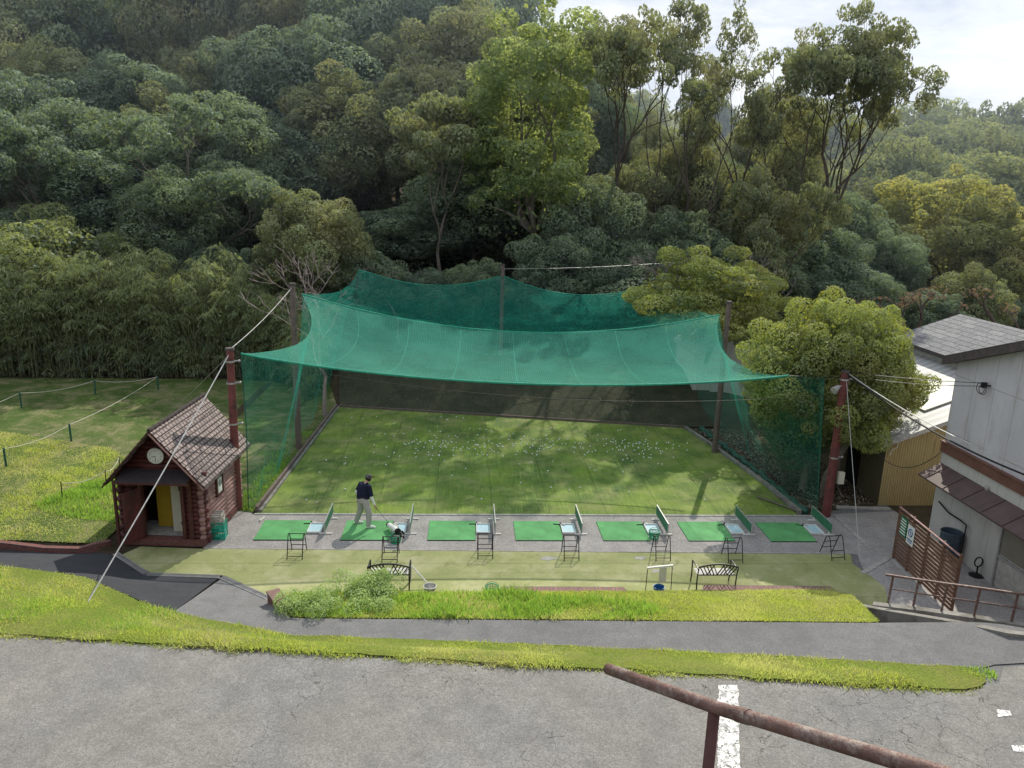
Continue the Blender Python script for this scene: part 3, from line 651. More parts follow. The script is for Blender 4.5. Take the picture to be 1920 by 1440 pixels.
# brick planter wall around the lawn
bw=[gp(545,1108,.3),gp(700,1100,.3),gp(945,1104,.3)]
def brickwall(name,pts,hh,label,w_=.28):
    t_=thing(name,label,'brick wall',(pts[0][0],pts[0][1],0))
    o=ribbon('bricks',[(p[0],p[1],hh-.06) for p in pts],w_-.02,hh,M['brick'],'x','x',z0=-.05); child_of(o,t_)
    # the cap sits on the bricks
    m=MB(); P=[Vector((p[0],p[1],0)) for p in pts]; L=0
    nor=[]
    for i in range(len(P)):
        d=(P[min(i+1,len(P)-1)]-P[max(i-1,0)]).normalized(); nor.append(Vector((-d.y,d.x,0)))
    for i in range(len(P)-1):
        L2=L+(P[i+1]-P[i]).length; a,b=P[i]+nor[i]*w_/2,P[i]-nor[i]*w_/2; c,d=P[i+1]+nor[i+1]*w_/2,P[i+1]-nor[i+1]*w_/2
        z1,z0=hh,hh-.057
        q=[(a,c,d,b,z1,z1,w_)]
        m.quad([(a.x,a.y,z1),(c.x,c.y,z1),(d.x,d.y,z1),(b.x,b.y,z1)],[(L,0),(L2,0),(L2,.4),(L,.4)])
        m.quad([(a.x,a.y,z0),(c.x,c.y,z0),(c.x,c.y,z1),(a.x,a.y,z1)],[(L,0),(L2,0),(L2,.4),(L,.4)])
        m.quad([(b.x,b.y,z0),(b.x,b.y,z1),(d.x,d.y,z1),(d.x,d.y,z0)],[(L,0),(L,.4),(L2,.4),(L2,0)])
        L=L2
    for i in (0,-1):
        a,b=P[i]+nor[i]*w_/2,P[i]-nor[i]*w_/2; m.quad([(a.x,a.y,hh-.057),(b.x,b.y,hh-.057),(b.x,b.y,hh),(a.x,a.y,hh)])
    m.build('cap',M['brickcap'],t_,origin=t_.location); return t_
P=lambda x,y,z=.3:tuple(gp(x,y,z))[:2]
brickwall('brick_wall',[P(945,1120),P(945,1105),P(1050,1105),P(1168,1106),P(1180,1118)],.31,'low brick edging along the lawn left of the sign board')
brickwall('brick_wall',[P(1184,1117,.2),P(1318,1115,.2)],.2,'short low brick edging behind the white sign board')
brickwall('brick_wall',[P(1322,1121),P(1325,1102),P(1440,1103),P(1556,1104),P(1600,1136)],.31,'low brick edging behind the right bench')
bt=thing('brick_wall','red brick end of the planter beside the drain channel','brick wall',(-4.9,18.2,0))
m=MB(); ang=R(-58)
m.box((-4.62,17.9,.18),(1.0,.3,.42),ang); m.build('bricks',M['brick'],bt,origin=bt.location)
m=MB(); m.box((-4.62,17.9,.415),(1.04,.34,.05),ang); m.build('cap',M['brickcap'],bt,origin=bt.location)
ribbon('brick_wall',[(-14.5,21.62),(-13.2,21.55),(-12.2,21.42),(-11.2,21.36),(-10.75,21.42),(-10.5,21.75)],.16,.14,M['brick'],'curved low red brick edge of the field by the dark path','brick wall')
dr=thing('drain_channel','galvanised grated drain channel around the hut forecourt','drain',(-8.7,20,0))
for a,b in (((-10.1,21.18),(-8.76,19.96)),((-8.74,19.93),(-6.68,19.78)),((-6.66,19.76),(-4.95,18.52))):
    m=MB(); d=Vector((b[0]-a[0],b[1]-a[1],0)); L=d.length; rot=math.atan2(d.y,d.x); u=d/L; nn=Vector((-u.y,u.x,0))
    c=Vector((a[0],a[1],.045))+d/2
    for s_ in (-1,1): m.box(c+nn*.075*s_,(L,.018,.02),rot)
    k=0
    while k*.055<L-.05: m.box(Vector((a[0],a[1],.043))+u*(.04+k*.055),(.02,.13,.014),rot); k+=1
    m.build('grating',M['alum'],dr,origin=dr.location)
    m=MB(); m.box(Vector((c.x,c.y,.026)),(L,.16,.012),rot); m.build('channel',M['wired'],dr,origin=dr.location)
# ------------------------------------------------------------------ tee bays
BAYX=[-6.42,-3.78,-1.10,1.66,4.43,7.16,9.83]
ordw=['leftmost','second','third','fourth','fifth','sixth','rightmost']
def mat_thing():
    t_=thing('tee_mat','x','mat',(0,0,0),0,'green tee mats in a row')
    m=MB(); m.box((.75,.72,.022),(1.5,1.44,.028)); m.build('turf_top',M['mat'],t_,bevel=.004)
    m=MB(); m.box((.75,-.008,.021),(1.5,.014,.025)); m.build('rubber_edge',M['black'],t_)
    return t_
def tray_thing():
    t_=thing('ball_tray','x','tray',(0,0,0),0,'pale ball trays beside the mats')
    m=MB(); m.box((.2,.33,.03),(.4,.66,.02)); m.build('tray_base',M['tray'],t_)
    m=MB()
    for c,s_ in (((.2,.0,.05),(.4,.02,.06)),((.2,.66,.05),(.4,.02,.06)),((-.01,.33,.05),(.02,.68,.06)),((.41,.33,.05),(.02,.68,.06))): m.box(c,s_)
    m.build('rim',M['white'],t_); return t_
def tee_thing():
    t_=thing('tee_holder','x','tee holder',(0,0,0),0,'small black rubber tee holders')
    m=MB(); m.bar((-.12,0,.045),(.12,.0,.045),.014,6); m.lathe((.12,0,.03),[(.05,0),(.05,.02),(.02,.04),(.016,.09)],10); m.build('tee',M['black'],t_)
    m=MB(); m.box((.22,.02,.05),(.10,.10,.05)); m.build('dispenser_box',M['crateg'],t_); return t_
def divider():
    t_=thing('bay_divider','x','divider',(0,0,0),0,'low green bay dividers')
    m=MB(); m.box((0,0,.30),(.02,1.5,.30)); m.build('panel',M['panelg'],t_)
    m=MB(); m.box((0,0,.462),(.03,1.56,.02)); m.box((0,0,.14),(.03,1.56,.02)); m.box((0,-.77,.30),(.03,.025,.30)); m.box((0,.77,.30),(.03,.025,.30)); m.build('frame',M['alum'],t_)
    for y_ in (-.6,.55):
        m=MB(); m.box((0,y_,.03),(.40,.05,.03)); m.box((0,y_,.08),(.04,.04,.10)); m.build('foot',M['white'],t_)
    return t_
def stand():
    t_=thing('bag_stand','x','stand',(0,0,0),0,'black wire golf bag stands')
    W_=.44; r=.014
    for s_ in (0,1):
        m=MB(); m.tube([(s_*W_,0,0),(s_*W_,.24,.63),(s_*W_,.30,.67),(s_*W_,.36,.67),(s_*W_,.42,.63),(s_*W_,.64,0)],r,6); m.build('side_frame',M['black'],t_)
    for (y_,z_) in ((.035,.09),(.11,.28),(.33,.67),(.57,.20),(.50,.42)):
        m=MB(); m.bar((0,y_,z_),(W_,y_,z_),r*.85,6); m.build('rung',M['black'],t_)
    return t_
mt0,tr0,te0,dv0,st0=mat_thing(),tray_thing(),tee_thing(),divider(),stand()
matl=['leftmost green tee mat, nearest the log hut','green tee mat under the golfer','third tee mat from the left, empty, lit by sun','middle tee mat of the row, empty','fifth tee mat, beside the tray with a green ball basket','sixth tee mat, second from the right end','rightmost tee mat, lying in tree shade']
divp=[(593,990),(762,988),(918,990),(1073,990),(1228,990),(1388,993),(1548,1000)]
stp=[(538,1050),(716,1056),(896,1049),(1058,1053),(1230,1053),(1366,1057),(1560,1053)]
for i,x in enumerate(BAYX):
    L=['at the leftmost mat by the hut','at the golfer\'s mat','at the third mat from the left','at the middle mat','at the fifth mat with the green basket','at the sixth mat','at the rightmost shaded mat'][i]
    def place(o,loc,rz,lab):
        if i==0: o.location=loc; o.rotation_euler=(0,0,rz); o['label']=lab; return o
        return dup(o,loc,rz,lab)
    place(mt0,(x,22.14-.04*(i==6),0),0,matl[i])
    place(tr0,(x+1.55,22.62,.008),0,'pale blue ball tray '+L)
    place(te0,(x+1.42,23.3,.008),random.uniform(-.3,.3),'small black tee holder '+L)
    g=gp(*divp[i]); place(dv0,(x+2.12,23.2,0),0,'low green divider with white frame '+L)
    g=gp(*stp[i]); place(st0,(g.x,g.y,.012),random.uniform(-.03,.03) if i<6 else .15,'black wire bag stand '+L)
# ------------------------------------------------------------------ baskets, buckets, boards
def basket(loc,label,mat,r=.17,hh=.24):
    t_=thing('ball_basket',label,'basket',loc)
    m=MB(); n=22
    for k in range(n):
        an=2*PI*k/n; m.bar((r*.8*math.cos(an),r*.8*math.sin(an),.01),(r*math.cos(an),r*math.sin(an),hh),.008,4)
    for z_ in (.015,.07,.13,.19): 
        rr=r*(.8+.2*z_/hh); m.tube([(rr*math.cos(2*PI*k/20),rr*math.sin(2*PI*k/20),z_) for k in range(21)],.007,4,False)
    m.lathe((0,0,0),[(r*.8,0),(r*.8,.012)],20); m.build('body',mat,t_)
    m=MB(); m.tube([(r*math.cos(2*PI*k/24),r*math.sin(2*PI*k/24),hh) for k in range(25)],.016,6,False); m.build('rim',mat,t_)
    m=MB(); m.tube([(r*math.cos(a),.02,hh+r*.8*math.sin(a)) for a in np.linspace(0,PI,12)],.006,5); m.build('handle',M['black'],t_)
    return t_
basket(gp(1226,1010)+Vector((0,0,.01)),'green plastic ball basket standing on the fifth ball tray',M['basket'])
basket(gp(742,1018)+Vector((0,0,.01)),'green plastic ball basket behind the golfer\'s mat',M['basket'])
basket(gp(922,1118)+Vector((0,0,.02)),'green plastic ball basket on the turf beside the lawn edge',M['basket'],.18,.26)
def bucket(loc,label,mat,r=.15,hh=.26):
    t_=thing('bucket',label,'bucket',loc)
    m=MB(); m.lathe((0,0,0),[(r*.75,0),(r,hh),(r*1.08,hh),(r*1.08,hh+.015),(r*.95,hh+.015),(r*.72,.02),(.001,.02)],24); m.build('body',mat,t_,smooth=False)
    m=MB(); m.tube([(r*math.cos(a),0,hh+r*.7*math.sin(a)) for a in np.linspace(0,PI,12)],.005,5); m.build('handle',M['wire'],t_); return t_
bucket(gp(1234,1118)+Vector((0,0,.02)),'blue bucket standing under the small white board stand',M['bluep'])
bucket(gp(806,1113)+Vector((0,0,.02)),'pale grey bucket beside the left bench',M['wire'],.17,.2)
g=gp(788,1100)
t_=thing('ball_scoop','white ball collecting scoop leaning on the grey bucket','scoop',tuple(g))
m=MB(); m.bar((-.25,.25,.5),(.25,-.1,.1),.018,6); m.build('pole',M['white'],t_); m=MB(); m.bar((-.27,.25,0),(-.26,.25,.5),.012,6); m.build('prop',M['white'],t_)
g=gp(1234,1108)
t_=thing('board_stand','thin stand with white top bar and hanging cream towel','stand',tuple(g))
for s_,x_ in ((-1,-.34),(1,.34)):
    m=MB(); m.bar((x_*1.05,0,0),(x_,0,.72+.04*s_),.011,6); m.build('leg',M['black'],t_)
m=MB(); m.box((0,0,.735),(.72,.05,.045),rot=Matrix.Rotation(-.11,3,'Y')); m.build('top_bar',M['white'],t_)
m=MB(); m.box((.08,-.03,.50),(.2,.015,.45)); m.build('towel',M['cream'],t_)
# bag resting on second stand
g=gp(735,1008)
t_=thing('golf_bag','white and black golf bag lying at the divider behind the golfer','golf bag',(g.x+.05,g.y+.12,.0),R(25))
m=MB(); m.tube([(0,-.35,.30),(0,-.1,.27),(0,.2,.22),(0,.45,.19)],[.085,.095,.09,.08],14); m.build('body',M['white'],t_)
m=MB(); m.tube([(0,-.40,.31),(0,-.33,.30)],[.10,.10],14); m.build('collar',M['black'],t_)
m=MB(); m.tube([(0,.43,.19),(0,.5,.18)],[.088,.088],14); m.build('base',M['black'],t_)
m=MB(); m.box((.10,.1,.24),(.08,.34,.16)); m.build('pocket',M['crateg'],t_)
for k in range(5):
    a=k*1.25; m=MB(); m.bar((.05*math.cos(a),-.38,.31+.05*math.sin(a)),(.07*math.cos(a),-.66-.03*k,.37+.07*math.sin(a)),.006,5); m.ball((.07*math.cos(a),-.68-.03*k,.37+.07*math.sin(a)),.045,8,6,(.7,1,1)); m.build('club',M['black'],t_)
for s_ in (-1,1):
    m=MB(); m.bar((s_*.05,-.25,.2),(s_*.22,-.3,.01),.01,5); m.build('prop_leg',M['black'],t_)
g=gp(492,975); m=MB(); m.box((g.x,g.y,.03),(.07,.3,.05),R(-20)); tag(m.build('wood_block',M['cream'],None,origin=(g.x,g.y,0)),'small pale block at the far left corner of the leftmost mat','block')
# crates by the hut
def crate(loc,rz,mat,label,sz=(.60,.42,.27)):
    t_=thing('crate',label,'crate',loc,rz,'stacked plastic crates by the hut'); a,b,c=sz
    m=MB()
    for x_ in (-1,1):
        for y_ in (-1,1): m.box((x_*(a/2-.015),y_*(b/2-.015),c/2),(.03,.03,c-.004))
    for z_ in (.012,c*.36,c*.66,c-.014):
        for y_ in (-1,1): m.box((0,y_*(b/2-.01),z_),(a-.06,.014,.022))
        for x_ in (-1,1): m.box((x_*(a/2-.01),0,z_),(.014,b-.06,.022))
    for k in range(-3,4):
        for y_ in (-1,1): m.box((k*a/8,y_*(b/2-.012),c/2),(.014,.008,c-.03))
    m.build('lattice',mat,t_); m=MB(); m.box((0,0,.02),(a-.04,b-.04,.01)); m.build('base',mat,t_); return t_
c0=gp(406,1008)
crate((c0.x,c0.y,.01),R(5),M['crate'],'teal plastic crate at the bottom of the stack by the hut')
crate((c0.x,c0.y,.285),R(3),M['crate'],'teal plastic crate in the middle of the stack by the hut')
crate((c0.x+.02,c0.y+.01,.56),R(10),M['crateg'],'grey crate on top of the teal crates by the hut',(.5,.38,.15))
crate((c0.x+.02,c0.y+.01,.715),R(2),M['crateg'],'small grey crate topmost of the stack by the hut',(.42,.34,.12))
# benches
def bench(loc,label,rz=0):
    t_=thing('bench',label,'bench',loc,rz,'black metal garden benches'); W_=1.10
    m=MB()
    for k in range(9): m.box((0,.06+k*.047,.42),(W_-.06,.03,.014))
    m.build('seat',M['seat'],t_)
    m=MB(); top=[]
    for x_ in np.linspace(-W_/2,W_/2,13): top.append((x_,-.10,.74+.09*math.cos(x_/W_*PI)))
    m.tube(top,.024,6); m.bar((-W_/2,-.02,.47),(W_/2,-.02,.47),.02,6); m.bar((-W_/2,-.02,.43),(-W_/2,-.10,.75),.018,6); m.bar((W_/2,-.02,.43),(W_/2,-.10,.75),.018,6); m.build('backrest',M['black'],t_)
    m=MB()
    def tz(x_): return .74+.09*math.cos(x_/W_*PI)
    for k in range(-6,7):
        xb=k*.092; sg=-1 if k<0 else 1
        xt=xb+sg*.16
        if abs(xt)<.60: m.tube([(xb,-.02,.47),(xt,-.10,tz(xt))],.017,5)
        if k%3==0 and abs(xb)<.3: m.tube([(xb,-.02,.47),(xb-sg*.16,-.10,tz(xb-sg*.16))],.015,5)
    m.build('back_bars',M['black'],t_)
    for s_ in (-1,1):
        x_=s_*W_/2
        m=MB(); m.tube([(x_,-.05,0),(x_,-.01,.22),(x_,-.03,.43)],.02,6); m.build('leg',M['black'],t_)
        m=MB(); m.tube([(x_,.53,0),(x_,.49,.22),(x_,.50,.43),(x_,.50,.64)],.02,6); m.build('leg',M['black'],t_)
        m=MB(); m.tube([(x_,-.08,.64),(x_,.2,.67),(x_,.45,.66),(x_,.54,.62)],.02,6); m.build('armrest',M['black'],t_)
    return t_
g=gp(1345,1111); bench((g.x-.02,g.y+.12,.016),'black metal bench behind the white board stand, empty, on the turf')
g=gp(730,1111); bench((g.x-.02,g.y+.1,.016),'black metal bench half hidden by the weeds')
# ------------------------------------------------------------------ golf balls
m=MB(); m.ball((0,0,0),.03,8,6); gb=m.build('golf_ball',M['ball'],None,smooth=True); n=0
pts=[]
while len(pts)<285:
    u=random.random()
    if u<.62: x_,y_=random.gauss(random.choice([0.5,2.2,4.2,7.2,8.2,-1.5]),1.1),random.gauss(31.4,.75)
    elif u<.9: x_,y_=random.uniform(-5.5,9.5),random.uniform(29.0,36)
    else: x_,y_=random.uniform(-6,9),random.uniform(25,30)
    if -6.1<x_<10.2 and 24.6<y_<36.6-.17*(x_+6): pts.append((x_,y_))
for i,(x_,y_) in enumerate(pts):
    o=gb if i==0 else gb.copy()
    if i: COL.objects.link(o)
    o.location=(x_,y_,.042); tag(o,'white golf ball lying on the range turf','golf ball','golf balls scattered on the range turf')
# ------------------------------------------------------------------ poles
def pole(name,base,top,r,mat,label,extras=()):
    t_=thing(name,label,'pole',tuple(base)); b=Vector(base); tp=Vector(top)
    m=MB(); n=8; pth=[b+(tp-b)*(i/n) for i in range(n+1)]; m.tube([p-Vector((0,0,.3)) if i==0 else p for i,p in enumerate(pth)],[r*(1.05-.2*i/n) for i in range(n+1)],12); m.build('shaft',mat,t_,origin=b)
    m=MB(); m.tube([tp-Vector((0,0,.02)),tp+Vector((0,0,.05))],[r*1.12,r*1.0],12); m.build('cap',M['fascia'],t_,origin=b)
    for f_ in extras:
        p=b+(tp-b)*f_; m=MB(); m.tube([p-Vector((0,0,.03)),p+Vector((0,0,.03))],r*1.15,12,False); m.bar(p,p+Vector((.28,-.02,.02)),.02,6); m.ball(p+Vector((.28,-.02,.02)),.045,8,6); m.build('bracket',M['alum'],t_,origin=b)
    return t_
pLb=gp(446,955); pLt=yp(431,655,pLb.y)
plt=pole('net_pole',pLb,pLt,.14,M['pole'],'weathered red pole at the right side of the log hut',(.93,.80,.55))
pRb=gp(1548,968); pRt=yp(1585,697,pRb.y)
prt=pole('net_pole',pRb,pRt,.13,M['pole'],'leaning red pole in front of the round tree on the right',(.95,.42))
m=MB()
for s_ in (-1,1): m.tube([pRb+Vector((s_*.12,-.03,0)),pRt+Vector((s_*.10,-.03,-.1))],.045,6)
m.build('side_rail',M['pole'],prt,origin=pRb)
m=MB(); p=pRb+(pRt-pRb)*.28+Vector((.32,-.05,0)); m.box(p,(.2,.14,.42)); m.build('meter_box',M['cream'],prt,origin=pRb)
m=MB(); p=pRb+(pRt-pRb)*.93+Vector((-.2,-.1,-.12)); m.tube([p,p+Vector((-.22,-.12,-.12))],[.06,.13],12); m.tube([p,p+Vector((.2,.1,.02))],.025,6); m.build('floodlight',M['concl'],prt,origin=pRb)
mL=yp(548,533,30.8); mR=yp(1367,567,30.8)
pole('net_pole',(mL.x,30.8,0),mL,.13,M['postwood'],'grey red timber pole beside the bare tree')
pole('net_pole',(mR.x,30.8,0),mR,.12,M['postwood'],'timber pole standing between net and round trees on the right')
bC=yp(943,497,42); pole('net_pole',(bC.x,42,hz(bC.x,42)),bC,.11,M['postwood'],'slim pole rising at the middle of the far net')
# ------------------------------------------------------------------ the net
netT=thing('range_net','large green net enclosing the driving range, its roof sagging','net',(2,24.5,0))
def cat(a,b,sag,t,side=Vector((0,0,0))):
    p=a.lerp(b,t); k=4*t*(1-t); return p-Vector((0,0,sag*k))+side*k
FL=yp(452,663,24.5); FR=yp(1478,704,24.35); ML=yp(566,551,30.8); MR=yp(1349,590,30.8)
BL=yp(690,510,42); BR=yp(1222,533,42); BLL=Vector((BL.x-.5,42,BL.z+.1)); BRR=Vector((12.2,42,BR.z))
def Fc(s): 
    p=FL.lerp(FR,s); k=4*s*(1-s); zc=yp(960,718,24.5).z-(FL.z+FR.z)/2; return p+Vector((0,0,zc*k**.9))
def Mc(s):
    p=ML.lerp(MR,s); k=4*s*(1-s); zc=yp(960,622,30.8).z-(ML.z+MR.z)/2; return p+Vector((0,0,zc*k))
bpts=[BLL,BL,Vector(bC)-Vector((0,0,.55)),BR,BRR]
def Bc(s):
    xs_=[p.x for p in bpts]; x_=BLL.x+(BRR.x-BLL.x)*s
    for a,b in zip(bpts[:-1],bpts[1:]):
        if x_<=b.x+1e-6:
            t_=(x_-a.x)/max(b.x-a.x,1e-6); L=(b.x-a.x); return cat(a,b,.012*L*L*1.0,t_)
    return BRR
def surf(name,fa,fb,nu,nv,mat,sagf=0,edge=0,edgez=0,billow=.03,usc=None,extra=None):
    m=MB(); G=[]
    for j in range(nv+1):
        v=j/nv; row=[]
        for i in range(nu+1):
            u=i/nu; p=fa(u).lerp(fb(u),v); k=4*v*(1-v)
            p=p-Vector((0,0,sagf*k*(.5+.5*4*u*(1-u))))
            if edge:
                pe=edge*k; lft=max(0,1-u*2.2)**2; rgt=max(0,1-(1-u)*2.2)**2
                p=p+Vector((pe*lft-pe*.7*rgt,0,-edgez*k*(lft+rgt)))
            p=p+Vector((0,0,billow*math.sin(u*23+v*5)*math.sin(v*9+u*7)))
            if extra: p=p+extra(u,v)
            row.append(p)
        G.append(row)
    for j in range(nv):
        for i in range(nu):
            a,b,c,d=G[j][i],G[j][i+1],G[j+1][i+1],G[j+1][i]
            W_=(fa(1)-fa(0)).length; H_=(fb(.5)-fa(.5)).length
            uv=[(W_*i/nu,H_*j/nv),(W_*(i+1)/nu,H_*j/nv),(W_*(i+1)/nu,H_*(j+1)/nv),(W_*i/nu,H_*(j+1)/nv)]
            i0=len(m.v); m.v+=[tuple(a),tuple(b),tuple(c),tuple(d)]; m.face([i0,i0+1,i0+2,i0+3],uv)
    m.build(name,mat,netT,origin=netT.location,smooth=False); return G
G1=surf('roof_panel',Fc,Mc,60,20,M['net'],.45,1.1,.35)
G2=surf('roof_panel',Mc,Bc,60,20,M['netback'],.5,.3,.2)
def side(sx,name):
    top1=[r[0 if sx<0 else -1] for r in G1]; top2=[r[0 if sx<0 else -1] for r in G2][1:]
    top=top1+top2
    if sx>0: top=[yp(1546,708,24.3)]+top[2:]
    def fa(u):
        k=u*(len(top)-1); i=min(int(k),len(top)-2); return top[i].lerp(top[i+1],k-i)
    def fb(u):
        p=fa(u); x_=(-7.15 if p.y<36 else -7.15) if sx<0 else np.interp(p.y,[24,28,34,42],[12.35,12.1,11.7,12.2]); return Vector((float(x_),p.y,hz(float(x_),p.y)+.02))
    surf(name,fb,fa,44,14,M['netside'],0,0,0,0,extra=lambda u,v:Vector((.12*math.sin(u*31)*(1-v)+.05*math.sin(u*77),0,0)))
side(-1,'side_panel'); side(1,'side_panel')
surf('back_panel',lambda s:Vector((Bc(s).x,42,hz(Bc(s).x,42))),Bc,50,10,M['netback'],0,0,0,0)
m=MB(); m.tube([Fc(i/40) for i in range(41)],.035,6); m.build('edge_rope',M['cordg'],netT,origin=netT.location)
m=MB(); m.tube([Mc(i/40) for i in range(41)],.03,6); m.build('edge_rope',M['cordg'],netT,origin=netT.location)
m=MB(); m.tube([Bc(i/60) for i in range(61)],.02,5); m.build('edge_rope',M['cordg'],netT,origin=netT.location)
m=MB(); m.tube([FL,FL+Vector((.02,.05,-2.5)),Vector((-7.2,24.5,0))],.018,6); m.build('edge_rope',M['gpost'],netT,origin=netT.location)
m=MB(); m.tube([yp(1546,708,24.3),Vector((12.35,24.4,0))],.014,6); m.build('edge_rope',M['gpost'],netT,origin=netT.location)
m=MB(); m.tube([Vector((float(np.interp(y_,[24,28,34],[12.1,11.9,11.3]))+.07*math.sin(y_*7)-.15,y_,.05+.03*math.sin(y_*11))) for y_ in np.arange(24.4,34.2,.2)],[.09+.05*abs(math.sin(k*1.7)) for k in range(len(np.arange(24.4,34.2,.2)))],7); m.build('net_roll',M['gpost'],netT,origin=netT.location)
def wire(name,a,b,sag,r,mat,label,cat_='wire',n=24):
    a,b=Vector(a),Vector(b); m=MB(); m.tube([a.lerp(b,i/n)-Vector((0,0,sag*4*(i/n)*(1-i/n))) for i in range(n+1)],r,5)
    return tag(m.build(name,mat,None,origin=a),label,cat_)
wire('guy_wire',pLt-Vector((0,0,.1)),hit(163,1132),.05,.017,M['wire'],'thick pale guy wire from the left pole down across the hut to the verge')
wire('guy_wire',pLt+Vector((0,0,-.15)),gp(300,790),.05,.008,M['wire'],'thin guy wire running from the left pole down behind the hut')
wire('guy_wire',pLt,mL-Vector((0,0,.1)),.12,.014,M['wire'],'guy wire between the two left net poles')
wire('guy_wire',pLt-Vector((-.1,0,.25)),pRt-Vector((0,0,.75)),.75,.006,M['wired'],'thin sagging wire strung below the front edge of the net')
wire('guy_wire',FR,pRt-Vector((0,0,.2)),.02,.012,M['wired'],'short stay from the net corner to the leaning red pole')
wire('guy_wire',FL,pLt-Vector((0,0,.3)),.02,.012,M['wired'],'short stay from the net corner to the left red pole')
wire('guy_wire',mR-Vector((0,0,.1)),yp(1500,650,28),.1,.01,M['wired'],'guy wire from the right timber pole into the round tree')
wire('guy_wire',bC-Vector((0,0,.2)),Vector((14,44,7.2)),.15,.01,M['wire'],'thin wire from the far net pole toward the right trees')
wire('guy_wire',pRt-Vector((-.05,0,.15)),gp(1612,1048),.03,.009,M['wire'],'thin stay dropping from the leaning pole to the pavement')
# ------------------------------------------------------------------ log hut
HX,HY=-8.93,21.93; hut=thing('log_hut','small red log hut with a shingled gable roof and open door','hut',(HX,HY,0),R(-3.5))
W_=2.36; D_=2.95; EH=2.35; AP=3.60
def hutbox(name,c,s_,mat,par=hut,**k): m=MB(); m.box(c,s_); return m.build(name,mat,par,**k)
dl,dr_=-.63,.62
# plinth
m=MB(); m.box((0,-.02,.10),(W_+.1,.3,.2)); m.box((W_/2,D_/2+.05,.10),(.2,D_-.1,.2)); m.box((-W_/2,D_/2+.05,.10),(.2,D_-.1,.2)); m.build('plinth',M['brick'],hut)
hutbox('floor_slab',(0,D_/2,.19),(W_-.3,D_-.4,.05),M['concl'])
nl=15; lh=(EH-.2)/nl
def logrow(m,a,b,z,r): m.tube([a+Vector((0,0,z)),b+Vector((0,0,z))],r,8)
m=MB()
for k in range(nl):
    z=.2+lh*(k+.5); e=.10 if k%2 else .16
    logrow(m,Vector((-W_/2-e,0,0)),Vector((dl-.05,0,0)),z,lh*.56); logrow(m,Vector((dr_+.05,0,0)),Vector((W_/2+e,0,0)),z,lh*.56)
z=EH; k=nl
while z<AP-.15:
    half=(AP-z)/(AP-EH)*W_/2*.97; logrow(m,Vector((-half,0,0)),Vector((half,0,0)),z,lh*.56); z+=lh
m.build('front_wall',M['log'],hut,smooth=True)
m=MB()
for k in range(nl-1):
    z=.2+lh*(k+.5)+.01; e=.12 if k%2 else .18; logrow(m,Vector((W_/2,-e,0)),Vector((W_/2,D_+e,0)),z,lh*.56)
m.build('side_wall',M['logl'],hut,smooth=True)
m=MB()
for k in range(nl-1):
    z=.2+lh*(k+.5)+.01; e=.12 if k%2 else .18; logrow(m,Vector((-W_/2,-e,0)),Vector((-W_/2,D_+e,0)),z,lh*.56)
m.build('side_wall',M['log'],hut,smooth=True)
m=MB(); m.box((0,D_,(EH)/2+.1),(W_-.05,.1,EH-.2)); m.quad([(-W_/2,D_,EH),(W_/2,D_,EH),(0,D_,AP-.1)]); m.build('back_wall',M['log'],hut)
# inner partition
hutbox('partition',(0,1.2,1.25),(W_-.3,.04,2.1),M['dark_in'])
hutbox('inner_door',(-.22,.75,1.2),(.64,.04,1.95),M['yellow'])
vm=hutbox('locker',(.34,.62,1.15),(.54,.45,1.85),M['cream'])
m=MB(); m.box((.40,.39,1.62),(.17,.02,.15)); m.box((.40,.39,.5),(.16,.02,.08)); m.build('slot',M['dark_in'],vm)
# jambs, door, post
for x_ in (dl,dr_): hutbox('door_jamb',(x_,-.03,1.22),(.10,.18,2.05),M['trim'])
hutbox('door_jamb',(dr_+.22,-.07,1.22),(.12,.08,2.05),M['trim'])
dm=MB(); rot=R(-118); ca,sa=math.cos(rot),math.sin(rot)
for k in range(4):
    q=.08+k*.15; dm.box((dl-.02+ca*q*.9,-.10+sa*q*.9,1.02),(.145*.9,.045,1.6),rot)
door=dm.build('door',M['log'],hut); m=MB()
for z_ in (.5,1.5): m.box((dl-.02+ca*.27-.03,-.10+sa*.27,z_),(.5,.03,.1),rot)
m.build('door_brace',M['trim'],door)
dm=MB(); dm.box((dl-.2,-.16,1.0),(.22,.04,1.5),R(-75)); dm.build('door',M['trim'],hut)
for x_ in (-W_/2-.12,): hutbox('awning_post',(x_+.15,-.5,1.1),(.07,.07,2.15),M['trim'])
rotm=Matrix.Rotation(R(17),3,'X'); m=MB(); m.box((.0,-.33,2.30),(2.05,.72,.035),rot=rotm); m.build('awning',M['awn'],hut)
m=MB(); m.box((.0,-.68,2.175),(2.2,.03,.06)); m.build('awning_edge',M['trim'],hut)
